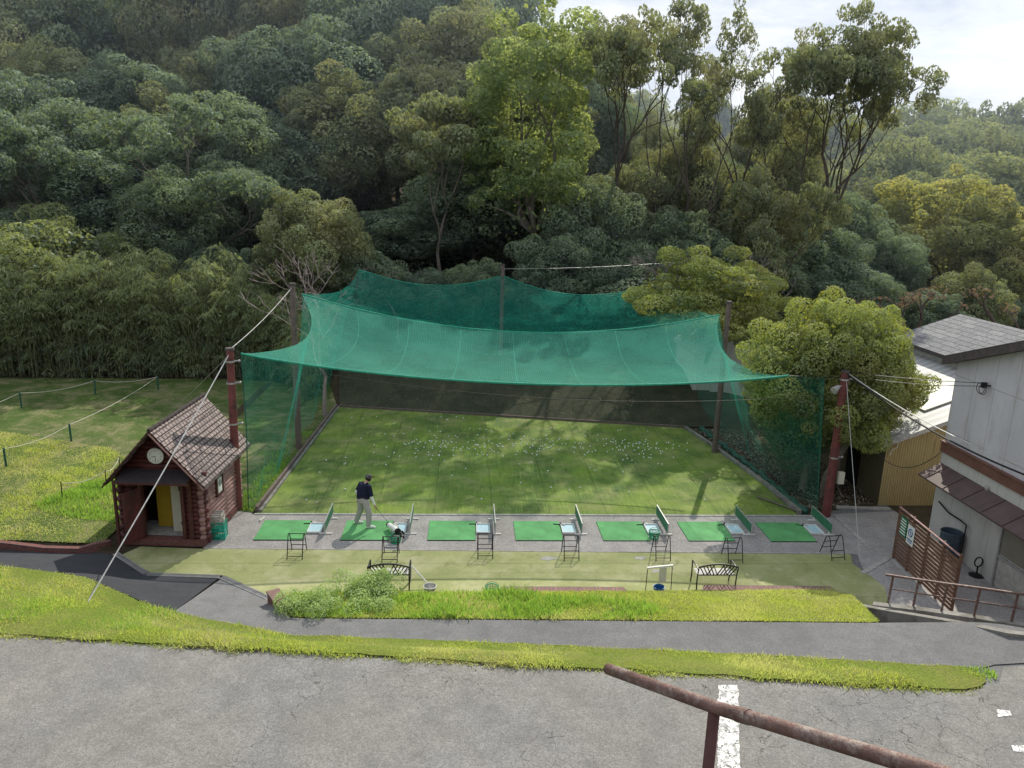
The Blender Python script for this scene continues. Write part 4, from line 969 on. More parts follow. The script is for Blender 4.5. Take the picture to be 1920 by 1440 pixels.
# roof
RO=.42; y0,y1=-.5,D_+.55; sl_=(AP+.08-EH)/(W_/2); ex=W_/2+.30; ez=AP+.10-sl_*ex
for s_ in (1,-1):
    m=MB(); a=Vector((0,y0,AP+.12)); b=Vector((0,y1,AP+.12)); c=Vector((s_*ex,y1,ez)); d=Vector((s_*ex,y0,ez)); Ls=(d-a).length
    nr=12
    # overlapping shingle courses, one sheet
    for k in range(nr):
        t0,t1=k/nr,(k+1)/nr; up=Vector((0,0,.016))
        p=[a.lerp(d,t0),a.lerp(d,t1)+up,b.lerp(c,t1)+up,b.lerp(c,t0)]
        m.quad(p,[(0,Ls*t0),(0,Ls*t1),(y1-y0,Ls*t1),(y1-y0,Ls*t0)]); m.quad([p[1],p[1]-up*1.3,p[2]-up*1.3,p[2]])
    dn=Vector((0,0,-.07)); m.quad([a+dn,b+dn,c+dn,d+dn]); m.quad([d,c,c+dn,d+dn]); m.build('roof',M['shingle'],hut)
    m=MB(); m.tube([a+Vector((0,-.02,-.07)),d+Vector((0,-.02,-.06))],.07,4,sq=(.35,1)); m.build('bargeboard',M['trim'],hut)
m=MB(); n=15
m.tube([(0,y0+(y1-y0)*k/30,AP+.12) for k in range(31)],[.075 if k%2 else .055 for k in range(31)],8)
m.build('ridge_cap',M['shingle'],hut)
# clock
ck=MB(); cp=(.0,-.13,2.86)
def disk(m,c,r,th,n=32):
    f_=[(c[0]+r*math.cos(2*PI*k/n),c[1]-th,c[2]+r*math.sin(2*PI*k/n)) for k in range(n)]; b_=[(p[0],c[1],p[2]) for p in f_]
    m.quad(f_[::1]); 
    for k in range(n): m.quad([f_[k],b_[k],b_[(k+1)%n],f_[(k+1)%n]])
clock=thing('wall_clock','round white wall clock under the gable of the hut','clock',tuple(hut.matrix_world@Vector((0,0,0))),0)
clock.location=(HX+cp[0]*1-.02,HY-.16,cp[2]); clock.rotation_euler=(0,0,R(-3.5))
m=MB(); disk(m,(0,0,0),.24,.05); m.build('case',M['cream'],clock); m=MB(); disk(m,(0,-.052,0),.215,.004); m.build('face',M['white'],clock)
def text(s_,size,loc,mat,parent,rot=(PI/2,0,0),name='lettering',ext=.001,align='CENTER'):
    cu=bpy.data.curves.new(name,'FONT'); cu.body=s_; cu.size=size; cu.align_x=align; cu.align_y='CENTER'; cu.extrude=ext
    tmp=bpy.data.objects.new(name,cu); COL.objects.link(tmp); dg=bpy.context.evaluated_depsgraph_get(); me=bpy.data.meshes.new_from_object(tmp.evaluated_get(dg))
    bpy.data.objects.remove(tmp); ob=bpy.data.objects.new(name,me); me.materials.clear(); me.materials.append(mat); COL.objects.link(ob); ob.location=loc; ob.rotation_euler=rot; ob.parent=parent; return ob
for k in range(1,13):
    an=PI/2-k*PI/6; text(str(k),.062,(.168*math.cos(an),-.060,.168*math.sin(an)),M['black'],clock,name='numeral')
def hand(an,L,w_):
    m=MB(); m.box((L/2*math.cos(an),-.066,L/2*math.sin(an)),(L,.004,w_),rot=Matrix.Rotation(-an,3,'Y')); m.build('clock_hand',M['black'],clock)
hand(PI/2-8.5*PI/6,.11,.016); hand(-PI/2,.17,.011)
# side window with notice
m=MB(); m.box((W_/2+.10,.85,1.58),(.06,.06,.75)); m.box((W_/2+.10,1.35,1.58),(.06,.06,.75)); m.box((W_/2+.10,1.1,1.95),(.06,.56,.06)); m.box((W_/2+.10,1.1,1.22),(.06,.56,.06)); wf=m.build('window_frame',M['trim'],hut)
m=MB(); m.box((W_/2+.085,1.1,1.58),(.02,.44,.68)); m.build('pane',M['glass'],wf)
nt=thing('notice','white notice with a crossed circle in the hut window','notice',(0,0,0)); nt.location=hut.location+Matrix.Rotation(R(-3.5),3,'Z')@Vector((W_/2+.115,1.1,1.5)); nt.rotation_euler=(0,0,R(-3.5))
m=MB(); m.box((0,0,0),(.01,.3,.46)); m.build('sheet',M['white'],nt); m=MB(); m.tube([(.01,.09*math.cos(a),.07+.09*math.sin(a)) for a in np.linspace(0,2*PI,20)],.012,4,False); m.bar((.01,-.07,.13),(.01,.07,.01),.01,4); m.build('symbol',M['wired'],nt)
# ------------------------------------------------------------------ rope fences on the field
def ropefence(pts,label,hh,mat,ropem,r=.04):
    t_=thing('rope_fence',label,'rope fence',(pts[0][0],pts[0][1],hz(*pts[0]))); o=t_.location; tops=[]
    for i,p in enumerate(pts):
        z=hz(*p); tp=Vector((p[0]+random.uniform(-.03,.03),p[1],z+hh)); tops.append(tp)
        m=MB(); m.bar((p[0],p[1],z-.1),tp,r,8); m.build('post',mat,t_,origin=o)
    for a,b in zip(tops[:-1],tops[1:]):
        m=MB(); n=14; m.tube([a.lerp(b,i/n)-Vector((0,0,.03+.16*4*(i/n)*(1-i/n))) for i in range(n+1)],.012,4); m.build('rope',ropem,t_,origin=o)
    return t_
G_=lambda x,y:tuple(hit(x,y))[:2]
ropefence([G_(-120,820),G_(41,765),G_(179,740),G_(297,732)],'green posts with sagging white rope across the back of the field',.75,M['gpost'],M['rope'])
ropefence([G_(-110,940),G_(12,876),G_(134,828),G_(297,732)],'green posts with white rope along the near side of the field',.75,M['gpost'],M['rope'])
ropefence([G_(117,935),G_(199,912),G_(225,885)],'thin black posts with slack rope beside the lush weeds',.6,M['black'],M['rope'],.018)
# ------------------------------------------------------------------ grey building on the right
BX=15.3; by0=gp(1745,1010).y
ev=xp(1790,670,BX).z; bd=xp(1770,826,BX); bdl=xp(1767,846,BX)
gb_=thing('grey_building','tall grey panelled building with brown band and canopy at the right edge','building',(BX,by0,0))
by0=(by0+xp(1790,670,BX).y)/2; ridge_y=18.2; rz_=ev+.34*(by0-ridge_y); y_end=ridge_y-(by0-ridge_y); bx1=BX+8
o3=gb_.location
zb1=bd.z; zb0=zb1-.34
def wallpoly(m,pts): 
    m.quad(pts,[((by0-p[1]) if abs(pts[0][0]-pts[1][0])<.01 else p[0],p[2]) for p in pts])
m=MB(); wallpoly(m,[(BX,by0,zb1),(BX,y_end,zb1),(BX,y_end,ev),(BX,ridge_y,rz_),(BX,by0,ev)]); wallpoly(m,[(bx1,by0,0),(BX,by0,0),(BX,by0,ev),(bx1,by0,ev)]); m.quad([(BX,y_end,0),(bx1,y_end,0),(bx1,y_end,ev),(BX,y_end,ev)]); m.build('upper_wall',M['wall'],gb_,origin=o3)
m=MB(); wallpoly(m,[(BX-.02,by0,-.3),(BX-.02,y_end,-.3),(BX-.02,y_end,zb0),(BX-.02,by0,zb0)]); m.build('lower_wall',M['walllow'],gb_,origin=o3)
m=MB(); m.box((BX-.02,(by0+y_end)/2,(zb0+zb1)/2),(.12,by0-y_end+.04,zb1-zb0)); m.box((BX-.07,(by0+y_end)/2,zb1+.01),(.12,by0-y_end+.04,.04)); m.build('band',M['band'],gb_,origin=o3)
for s_,(ya,yb,za,zb) in enumerate(((by0+.25,ridge_y,ev-.085+.12,rz_+.12),(y_end-.25,ridge_y,ev-.085+.12,rz_+.12))):
    m=MB(); m.quad([(BX-.35,ya,za),(bx1+.3,ya,za),(bx1+.3,yb,zb),(BX-.35,yb,zb)],[(0,0),(9,0),(9,6),(0,6)]); m.quad([(BX-.35,ya,za-.06),(bx1+.3,ya,za-.06),(bx1+.3,ya,za),(BX-.35,ya,za)]); m.build('roof',M['shing2'],gb_,origin=o3)
    m=MB(); 
    for xx in (BX-.36,BX-.30): m.quad([(xx,ya,za-.02),(xx,ya,za-.28),(xx,yb,zb-.28),(xx,yb,zb-.02)])
    m.quad([(BX-.36,ya,za-.02),(BX-.30,ya,za-.02),(BX-.30,ya,za-.28),(BX-.36,ya,za-.28)]); m.quad([(BX-.36,ya,za-.28),(BX-.04,ya,za-.25),(BX-.04,yb,zb-.25),(BX-.36,yb,zb-.28)]); m.build('fascia',M['fascia'],gb_,origin=o3)
# canopy
co=xp(1752,908,BX-.75); ci=xp(1806,893,BX)
zc0=co.z; zc1=zc0+.38; cya=by0-.05
m=MB(); m.quad([(BX-.72,cya,zc0),(BX-.72,y_end,zc0),(BX-.03,y_end,zc1),(BX-.03,cya,zc1)],[(0,0),(9,0),(9,1),(0,1)]); m.quad([(BX-.72,cya,zc0-.05),(BX-.03,cya,zc1-.05),(BX-.03,y_end,zc1-.05),(BX-.72,y_end,zc0-.05)]); m.quad([(BX-.72,cya,zc0-.05),(BX-.72,y_end,zc0-.05),(BX-.72,y_end,zc0),(BX-.72,cya,zc0)]); m.quad([(BX-.72,cya,zc0-.05),(BX-.72,cya,zc0),(BX-.03,cya,zc1),(BX-.03,cya,zc1-.05)])
cn=m.build('canopy',M['canopy'],gb_,origin=o3); m=MB()
k=cya-.4
while k>y_end+.4:
    m=MB(); m.box((BX-.38,k,(zc0+zc1)/2+.012),(.76,.025,.02),rot=Matrix.Rotation(-math.atan2(.38,.69),3,'Y')); m.build('seam',M['canopy'],cn,origin=o3); k-=.9
# sliding door
dc=xp(1898,1070,BX-.03)
m=MB(); dy=dc.y; zt=zc0+.05
m.box((BX-.05,dy+.62,zt/2),(.06,.06,zt)); m.box((BX-.05,dy-1.0,zt/2),(.06,.06,zt)); m.box((BX-.05,dy-.2,zt-.03),(.06,1.6,.06)); m.box((BX-.05,dy-.2,zt*.42),(.05,1.6,.06)); df=m.build('door_frame',M['alum'],gb_,origin=o3)
m=MB(); m.box((BX-.035,dy-.2,zt*.71),(.01,1.56,zt*.52)); q=m.build('pane',M['glass'],df,origin=o3)
m=MB(); m.box((BX-.035,dy-.2,zt*.21),(.01,1.56,zt*.38)); q=m.build('door_panel',M['crateg'],df,origin=o3)
vt=xp(1850,915,BX-.06); m=MB(); m.ball((BX-.05,vt.y,vt.z),.09,12,8,(.6,1,1)); m.build('vent_cap',M['walllow'],gb_,origin=o3)
br=xp(1845,722,BX-.15); m=MB(); m.box(br,(.14,.10,.16)); m.bar(br,br+Vector((.15,-.1,0)),.02,6)
m.tube([br+Vector((-.02,.35*math.sin(a)*.5+.1,-.12+.16*math.cos(a))) for a in np.linspace(0,2*PI,16)],.012,4,False); m.tube([br+Vector((-.02,.16*math.sin(a)+.0,-.14+.14*math.cos(a))) for a in np.linspace(0,2*PI,16)],.012,4,False)
m.build('cable_bracket',M['wired'],gb_,origin=o3)
m=MB(); p=xp(1760,940,BX-.1); q2=xp(1800,975,BX-.12); q3=xp(1812,985,BX-.14); m.tube([p,p.lerp(q2,.5)-Vector((0,0,.08)),q2,q3,q3-Vector((0,0,.9))],.025,6); m.build('drain_hose',M['wired'],gb_,origin=o3)
wire('overhead_cable',pRt-Vector((-.05,0,.05)),xp(1960,905,BX-.3),.3,.028,M['wired'],'thick black overhead cable from the leaning pole toward the building','cable')
wire('overhead_cable',pRt-Vector((-.05,0,.02)),xp(1960,890,BX-.3),.25,.015,M['wire'],'pale overhead cable beside the thick black one','cable')
wire('overhead_cable',pRt+Vector((.05,0,.0)),br+Vector((0,0,.06)),.05,.010,M['wired'],'upper thin wire from the leaning pole to the wall bracket','cable')
wire('overhead_cable',pRt+Vector((.05,0,-.12)),br+Vector((0,0,-.03)),.10,.010,M['wired'],'lower thin wire from the leaning pole to the wall bracket','cable')
wire('overhead_cable',pRt+Vector((.1,0,-.5)),xp(1768,845,BX-.05),1.5,.012,M['wired'],'slack cable looping in front of the yellow shed','cable')
# drum and stand behind the screen
g=gp(1792,1050,0); t_=thing('water_drum','blue grey open drum beside the grey building wall','drum',(14.95,g.y+.1,0))
m=MB(); m.lathe((0,0,0),[(.28,0),(.30,.02),(.30,.3),(.315,.32),(.30,.34),(.30,.6),(.315,.62),(.30,.64),(.30,.88),(.32,.9),(.30,.92),(.28,.9),(.27,.6),(.001,.6)],24,False); m.build('body',M['drum'],t_)
m=MB(); m.lathe((0,0,.55),[(.001,0),(.27,0),(.27,.01)],20,False); m.build('rust_inside',M['rust'],t_)
g=gp(1830,1080); t_=thing('pedestal_stand','small black looped stand with round base behind the screen','stand',tuple(g))
m=MB(); m.lathe((0,0,0),[(.2,0),(.2,.04),(.05,.07)],18); m.build('base',M['black'],t_); m=MB(); m.bar((0,0,.05),(0,0,.3),.025,6); m.tube([(.12*math.sin(a),0,.45-.15*math.cos(a)) for a in np.linspace(0,2*PI,18)],.02,6,False); m.build('loop',M['black'],t_)
# ------------------------------------------------------------------ slatted screen with signs
A=gp(1672,1047); B_=gp(1735,1108)+ (gp(1735,1108)-gp(1672,1047))*.62
sc_=thing('slatted_screen','brown horizontal slat screen fence with two signs','screen fence',(A.x,A.y,0)); d=B_-A; d.z=0; L=d.length; rot=math.atan2(d.y,d.x); u=d/L
Ht=yp(1690,952,A.y).z; nr=int(Ht/.12)
m=MB()
for k in range(nr):
    z=.14+k*(Ht-.16)/nr; m.box(A+u*L/2+Vector((0,0,z)),(L,.02,.085),rot)
m.build('slats',M['slat'],sc_,origin=sc_.location)
for k in range(5):
    m=MB(); p=A+u*(L*k/4)+Vector((.04,0,Ht/2+.02)); m.box(p,(.05,.06,Ht+.08),rot); m.build('post',M['slat'],sc_,origin=sc_.location)
m=MB(); m.box(A+u*L/2+Vector((0,0,Ht+.03)),(L,.05,.03),rot); m.build('top_rail',M['logl'],sc_,origin=sc_.location)
nrm=Vector((u.y,-u.x,0)); 
if nrm.x>0: nrm=-nrm
def signboard(s0,zc,w_,hh,mat,label,deco):
    c=A+u*s0+nrm*.045+Vector((0,0,zc)); t_=thing('sign',label,'sign',tuple(c),rot); sgn=1 if (Matrix.Rotation(rot,3,'Z')@Vector((0,1,0))).dot(nrm)>0 else -1
    m=MB(); m.box((0,0,0),(w_,.012,hh)); m.build('board',mat,t_); deco(t_,sgn); return t_
M['signg']=simple('sign_green',(.02,.16,.08),.5,0,.1)
def d1(t_,s_):
    for k in range(6):
        m=MB(); m.box((-.02+.01*(k%2),s_*.009,.21-k*.085),(.32 if k%3 else .26,.004,.035)); m.build('text_line',M['white'],t_)
def d2(t_,s_):
    m=MB(); m.tube([(.11*math.cos(a),s_*.010,.08+.11*math.sin(a)) for a in np.linspace(0,2*PI,24)],.014,4,False); m.bar((-.08,s_*.010,.16),(.08,s_*.010,0),.011,4); m.bar((-.05,s_*.010,.10),(.05,s_*.010,.10),.01,4); m.build('symbol',M['bluep'],t_)
    m=MB(); m.box((0,s_*.009,-.14),(.3,.004,.04)); m.box((0,s_*.009,-.21),(.24,.004,.025)); m.build('text_line',M['bluep'],t_)
signboard(.45,Ht-.42,.38,.58,M['signg'],'green and white text sign at the far end of the slatted screen',d1)
signboard(.88,Ht-.50,.38,.58,M['white'],'white prohibition sign with a crossed circle on the slatted screen',d2)
# ------------------------------------------------------------------ retaining walls and railing
def rw(name,pts,w_,label,mat=M['concl']): return ribbon(name,pts,w_,0,mat,label,'retaining wall')
M['rwall']=simple('weathered_concrete',(.25,.24,.22),.9,0,.3,2.5,.2,(.14,.13,.11))
w1=[gp(1592,1130,.55),gp(1680,1146,.95),gp(1760,1159,1.3),gp(1830,1172,1.55),gp(1890,1184,1.68),gp(1960,1192,1.7)]
ribbon('retaining_wall',[(p.x,p.y,p.z) for p in w1],.16,0,M['rwall'],'curved low concrete wall at the right end of the lawn','retaining wall',z0=-.2)
w2=[gp(1637,1131,.75),gp(1740,1143,.95),gp(1830,1156,1.1),gp(1920,1170,1.2),gp(2050,1188,1.3)]
ribbon('retaining_wall',[(p.x,p.y,p.z) for p in w2],.2,0,M['rwall'],'concrete kerb wall carrying the brown railing','retaining wall',z0=-.2)
rl=thing('railing','rusty brown pipe railing along the concrete wall on the right','railing',tuple(w2[0]))
tops=[gp(1651,1086,1.45),gp(1920,1101,2.0),gp(2080,1110,2.2)]
pp=[((1665,1130),.78),((1712,1138),.88),((1765,1147),1.0),((1826,1156),1.1),((1896,1167),1.18),((1980,1179),1.25)]
tl=[]
for (q,z_) in pp:
    b=gp(q[0],q[1]-2,z_); tl.append(b+Vector((.03,0,.72))); m=MB(); m.bar(b-Vector((0,0,.1)),tl[-1],.028,8); m.build('post',M['rust'],rl,origin=rl.location)
m=MB(); m.tube([tl[0]-(tl[1]-tl[0])*.3]+tl,.032,8); m.build('top_rail',M['rust'],rl,origin=rl.location)
m=MB(); m.tube([p-Vector((0,0,.36)) for p in tl],.02,6); m.build('mid_rail',M['rust'],rl,origin=rl.location)
cs=[];rs=[]
for k in range(9): p=gp(1666+RG.normal()*9,1166,1.2); cs.append(np.array([p.x,p.y,hz(p.x,p.y)+.08+.16*RG.random()])); rs.append(.10)
V,T=puffs_leaves(cs,rs,9000,.03,.5,None,.9,1,-.5); tag(npmesh('weed',V,quads(len(T)),M['weed'],None,T),'small leafy green weed growing at the foot of the curved wall','weed')
# ------------------------------------------------------------------ handrail beside the camera
def rt(px,py,t): d=ray(px,py)*t; return Vector((d.x,d.y,CH+d.z))
h0=rt(1140,1254,3.25); h1=rt(1340,1326,2.72); h2=rt(1760,1450,1.98); h3=h2+(h2-h1)*1.2
hr=thing('handrail','rusty brown pipe handrail in the right foreground','handrail',(h1.x,h1.y,hz(h1.x,h1.y)))
m=MB(); m.tube([h0,h0.lerp(h1,.5),h1,h1.lerp(h2,.5),h2,h3],.0235,16); m.build('rail',M['rust'],hr,origin=hr.location,smooth=True)
m=MB(); m.tube([h1+(h2-h1)*.13,h1+(h2-h1)*.20],.0262,16); m.build('sleeve',M['rust'],hr,origin=hr.location)
m=MB(); pb=Vector((h1.x,h1.y,hz(h1.x,h1.y)-.1)); m.tube([h1-Vector((0,0,.02)),pb],.021,12); m.build('post',M['trim'],hr,origin=hr.location,smooth=True)
p4=h3.lerp(h2,.1); m=MB(); m.tube([p4,Vector((p4.x,p4.y,hz(p4.x,p4.y)-.1))],.021,12); m.build('post',M['trim'],hr,origin=hr.location)
# ------------------------------------------------------------------ sheds
def shed(name,x0,x1,xr,y0,y1,ze,zr,label,wallF,wallL,roofm,ov=.25,fas=M['concl'],z0=-.1):
    t_=thing(name,label,'shed',(x0,y0,0)); o=t_.location
    m=MB(); m.quad([(x0,y0,z0),(x1,y0,z0),(x1,y0,ze),(xr,y0,zr),(x0,y0,ze)],[(0,0),(x1-x0,0),(x1-x0,ze),(xr-x0,zr),(0,ze)]); m.build('front_wall',wallF,t_,origin=o)
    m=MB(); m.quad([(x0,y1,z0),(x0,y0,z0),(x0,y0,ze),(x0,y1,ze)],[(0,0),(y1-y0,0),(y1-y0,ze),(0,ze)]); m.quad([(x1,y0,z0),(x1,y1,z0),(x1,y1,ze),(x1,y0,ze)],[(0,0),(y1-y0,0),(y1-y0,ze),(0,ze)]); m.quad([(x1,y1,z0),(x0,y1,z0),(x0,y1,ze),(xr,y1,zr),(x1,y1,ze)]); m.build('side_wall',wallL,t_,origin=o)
    for xa,sg in ((x0,-1),(x1,1)):
        s_=(zr-ze)/abs(xr-xa); xe=xa+sg*ov; z_e=ze-s_*ov+.06
        Ls=math.hypot(xr-xe,zr-z_e); m=MB(); p=[(xe,y0-ov,z_e),(xe,y1+ov,z_e),(xr,y1+ov,zr+.06),(xr,y0-ov,zr+.06)]
        m.quad(p,[(0,0),(y1-y0+2*ov,0),(y1-y0+2*ov,Ls),(0,Ls)]); m.quad([(a,b,c-.05) for a,b,c in p][::-1]); m.build('roof',roofm,t_,origin=o)
        m=MB(); y_=y0-ov-.01; m.quad([(xe,y_,z_e+.01),(xr,y_,zr+.07),(xr,y_,zr-.09),(xe,y_,z_e-.15)]); m.quad([(xe-.01*1,y_,z_e+.01),(xe-.01,y_,z_e-.15),(xe-.01,y1+ov,z_e-.15),(xe-.01,y1+ov,z_e+.01)]); m.build('fascia',fas,t_,origin=o)
    return t_
sc0=gp(1646,945)
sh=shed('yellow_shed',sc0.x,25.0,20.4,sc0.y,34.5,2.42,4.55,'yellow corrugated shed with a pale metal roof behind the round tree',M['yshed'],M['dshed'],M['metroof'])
m=MB(); m.box((sc0.x-.03,27.3,.9),(.04,.9,1.7)); m.build('doorway',M['dark_in'],sh,origin=sh.location)
m=MB(); m.tube([(sc0.x+.35,sc0.y-.12,2.5),(sc0.x+.33,sc0.y-.1,2.2),(sc0.x+.15,sc0.y-.1,2.1),(sc0.x+.1,sc0.y-.1,1.9)],.02,6); m.build('gutter_pipe',M['cream'],sh,origin=sh.location)
m=MB(); m.box((sc0.x+2.6,sc0.y+2.0,3.45+.12),(1.7,2.0,.04),rot=Matrix.Rotation(-math.atan2(2.13,5.4),3,'Y')); m.build('roof_patch',M['cream'],sh,origin=sh.location)
shed('shingled_house',19.6,25.0,22.4,26.2,33.2,4.75,5.75,'house with a weathered grey shingled gable roof behind the grey building',M['walllow'],M['walllow'],M['shing2'],.3,M['fascia'])
# blue roof patch between trees
shed('blue_roofed_shed',11.6,15.6,13.6,37.5,41,3.1,4.0,'small shed with a pale blue roof glimpsed above the round tree',M['walllow'],M['walllow'],M['metroof'],.2)
# logs and sticks near the pole
for i,(a,b) in enumerate((((1500,962),(1418,935)),((1520,955),(1455,935)),((1566,905),(1575,955)))):
    p,q=gp(*a),gp(*b); m=MB(); m.tube([p+Vector((0,0,.05)),q+Vector((0,0,.09 if i<2 else .5))],.03,6); tag(m.build('timber_pole',M['barkl'],None,origin=p),['long pale stick on the ground left of the leaning red pole','shorter pale stick lying beside the long one','pale stake leaning right of the red pole'][i],'stick')
# ------------------------------------------------------------------ trees
def limb(m,a,b,r0,r1,bend=.15,n=6,k=7):
    a,b=Vector(a),Vector(b); L=(b-a).length; off=Vector((random.gauss(0,1),random.gauss(0,1),random.gauss(0,.4)))*bend*L*.5
    m.tube([a.lerp(b,i/n)+off*math.sin(PI*i/n)+Vector((random.gauss(0,1),random.gauss(0,1),0))*r0*.25*(0<i<n) for i in range(n+1)],[r0+(r1-r0)*(i/n)**.8 for i in range(n+1)],k)
def crown_layout(H,rx,zc,rz,n,pr,up=.0):
    cs=[];rs=[]; tries=0
    while len(cs)<n and tries<9000:
        tries+=1; d=RG.normal(size=3); d/=np.linalg.norm(d)
        if d[2]<-.72: continue
        f_=RG.uniform(.4,1.0)**.5*(1+.13*math.sin(3.1*math.atan2(d[1],d[0])+5*d[2]+pr*9)); c=np.array([d[0]*rx*f_,d[1]*rx*f_,zc+d[2]*rz*f_]); r=pr*RG.uniform(.5,1.45)*(1.1-.25*abs(d[2]))
        if all(np.linalg.norm(c-q)>.5*(r+s_)*.8 for q,s_ in zip(cs,rs)): cs.append(c); rs.append(r)
    return cs,rs
def round_tree(name,leafm,H=12.,rx=4.2,zc=7.6,rz=4.0,n=42,pr=1.35,per=300,size=.13,inner=4000,barkm='bark',trunks=1,tr=.22,asp=.5,flat=.9,jit=.55,spread=.6,dark=.3):
    t_=thing(name,'x','tree')
    cs,rs=crown_layout(H,rx,zc,rz,n,pr); cen=np.array([0,0,zc-.8])
    V,T=puffs_leaves(cs,rs,per,size,asp,cen,jit,flat,-.8)
    if inner:
        d=unit(RG.normal(size=(inner,3)))*(RG.random(inner)**.4)[:,None]*.93; Pn=d*np.array([rx,rx,rz])+np.array([0,0,zc]); Vi=leaf_arrays(Pn,unit(RG.normal(size=(inner,3))),np.full(inner,size*1.5),np.full(inner,size*1.1)); V=np.concatenate([V,Vi]); T=np.concatenate([T,RG.random(inner)*dark])  # inner leaves get a darker tone, painting shade inside the crown
    m=MB()
    for k in range(trunks):
        a=2*PI*k/max(trunks,1)+.4; b0=Vector((math.cos(a)*.5,math.sin(a)*.5,-.4)) if trunks>1 else Vector((0,0,-.4))
        fork=Vector((b0.x*1.6+random.gauss(0,.3),b0.y*1.6+random.gauss(0,.3),zc-rz*.75))
        limb(m,b0,fork,tr,tr*.7,.12)
        for j in range(max(4,9//trunks)):
            c=cs[int(RG.integers(len(cs)))]; mid=fork.lerp(Vector(c),.5)+Vector((0,0,.3)); limb(m,fork,mid,tr*.5,tr*.3,.2,5,6); limb(m,mid,Vector(c),tr*.3,tr*.08,.2,4,5)
    m.build('trunk',M[barkm],t_,smooth=True)
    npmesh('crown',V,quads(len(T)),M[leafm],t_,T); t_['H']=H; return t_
def open_tree(name,leafm,H=20.,base=6.,spread=5.,levels=5,per=110,size=.13,tufts=1.,barkm='bark',tr=.32,seedv=1,lowtuft=.2,pr=.75,up=.5,twig=True,split=3,tmin=.0):
    """tall tree whose limbs show, leaf tufts only near the branch ends"""
    rnd=random.Random(seedv); t_=thing(name,'x','tree'); m=MB(); cs=[];rs=[]
    def grow(p,d,L,r,lv):
        e=p+d*L; n=5; bx_=Vector((rnd.gauss(0,1),rnd.gauss(0,1),rnd.gauss(0,.5)))*L*.07
        r=max(r,tmin); m.tube([p.lerp(e,i/n)+bx_*math.sin(PI*i/n) for i in range(n+1)],[r+(r*.62-r)*(i/n) for i in range(n+1)],7 if r>.06 else 4,False)
        if lv==0 or (L<.5):
            if rnd.random()<tufts:
                cs.append(np.array(e)); rs.append(pr*rnd.uniform(.6,1.25))
            return
        if lv<=2 and rnd.random()<lowtuft*tufts: cs.append(np.array(e)); rs.append(pr*.8)
        nb=split if rnd.random()<.55 else max(2,split-1)
        for k in range(nb):
            ax=Vector((rnd.gauss(0,1),rnd.gauss(0,1),rnd.gauss(0,.35)))
            nd=(d*(.95 if k==0 else .6)+ax.normalized()*(.42 if k==0 else .75)*spread/5+Vector((0,0,up*.35))).normalized()
            grow(e,nd,L*rnd.uniform(.66,.86),r*(.66 if k==0 else .5),lv-1)
    grow(Vector((0,0,-.4)),Vector((rnd.gauss(0,.05),rnd.gauss(0,.05),1)).normalized(),base,tr,levels)
    zmax=max(v[2] for v in m.v); s=H/zmax; m.v=[(a*s,b*s,c*s) for a,b,c in m.v]
    m.build('trunk',M[barkm],t_,smooth=True)
    if cs:
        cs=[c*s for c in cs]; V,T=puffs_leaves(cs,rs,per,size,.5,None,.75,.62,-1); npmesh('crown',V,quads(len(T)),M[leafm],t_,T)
    t_['H']=H; return t_
used={}
def plant(proto,px,pytop,y,label,group=None,wide=None,x=None,rot=None,topz=None):
    p=yp(px,pytop,y); X_=p.x if x is None else x; zt=p.z if topz is None else topz; b=hz(X_,y); s=(zt-b)/proto['H']
    ws=s if wide is None else wide
    rot=random.uniform(0,2*PI) if rot is None else rot
    if id(proto) not in used and proto.name not in used:
        used[proto.name]=1; o=proto; o.location=(X_,y,b); o.rotation_euler=(0,0,rot); o.scale=(ws,ws,s)
        o['label']=label
    else: o=dup(proto,(X_,y,b),rot,label,(ws,ws,s))
    if group: o['group']=group
    return o
evA=[round_tree('evergreen_tree','leafA',13,4.3,7.8,4.8,80,1.12,430,.115,4500,flat=.97,dark=.08),
     round_tree('evergreen_tree','leafA',13,4.1,8.0,4.8,105,.92,560,.105,4500,flat=.97,dark=.08),
     round_tree('evergreen_tree','leafA',13,4.6,7.6,4.9,62,1.34,360,.12,4500,flat=.95,dark=.08)]
evB=[round_tree('evergreen_tree','leafB',13,4.1,8.0,4.7,85,1.02,500,.11,4000,flat=.95,dark=.08),
     round_tree('evergreen_tree','leafB',13,4.0,7.8,4.9,70,1.22,400,.115,4000,flat=.97,dark=.08)]
G1_='evergreen trees on the wooded hillside'
rowsL=[ # y, py top, list of px, phrase
 (54,330,[-60,60,190,320,430,760,880,1010],'in the lowest hillside row'),
 (60,170,[-90,40,170,300,420,540,660,790,900,1020],'in the second row uphill'),
 (68,70,[-40,100,240,370,500,620,740,860,970,1080],'in the third row uphill'),
 (78,-60,[-110,20,160,310,450,590,720,840,960],'in the top row uphill'),
 (90,-110,[60,240,420,600,760],'behind the top row')]
ordn=['leftmost','second from left','third from left','fourth from left','fifth from left','sixth from left','seventh from left','eighth from left','ninth from left','tenth from left']
for ri,(y_,pt,pxs,phr) in enumerate(rowsL):
    for i,px in enumerate(pxs):
        kind=random.random(); pr_=random.choice(evB if (kind<.38 and ri>=1) or (ri==3 and kind<.7) else evA)
        look='olive topped' if pr_ in evB else 'dark'
        yy=y_+random.uniform(-3.5,3.5)
        plant(pr_,px+random.uniform(-18,18),pt+random.uniform(-75,75)+(30 if ri==3 and px>700 else 0),yy,f'{look} evergreen, {ordn[i]} {phr}',G1_,wide=random.uniform(.85,1.1)*(1+.07*ri))
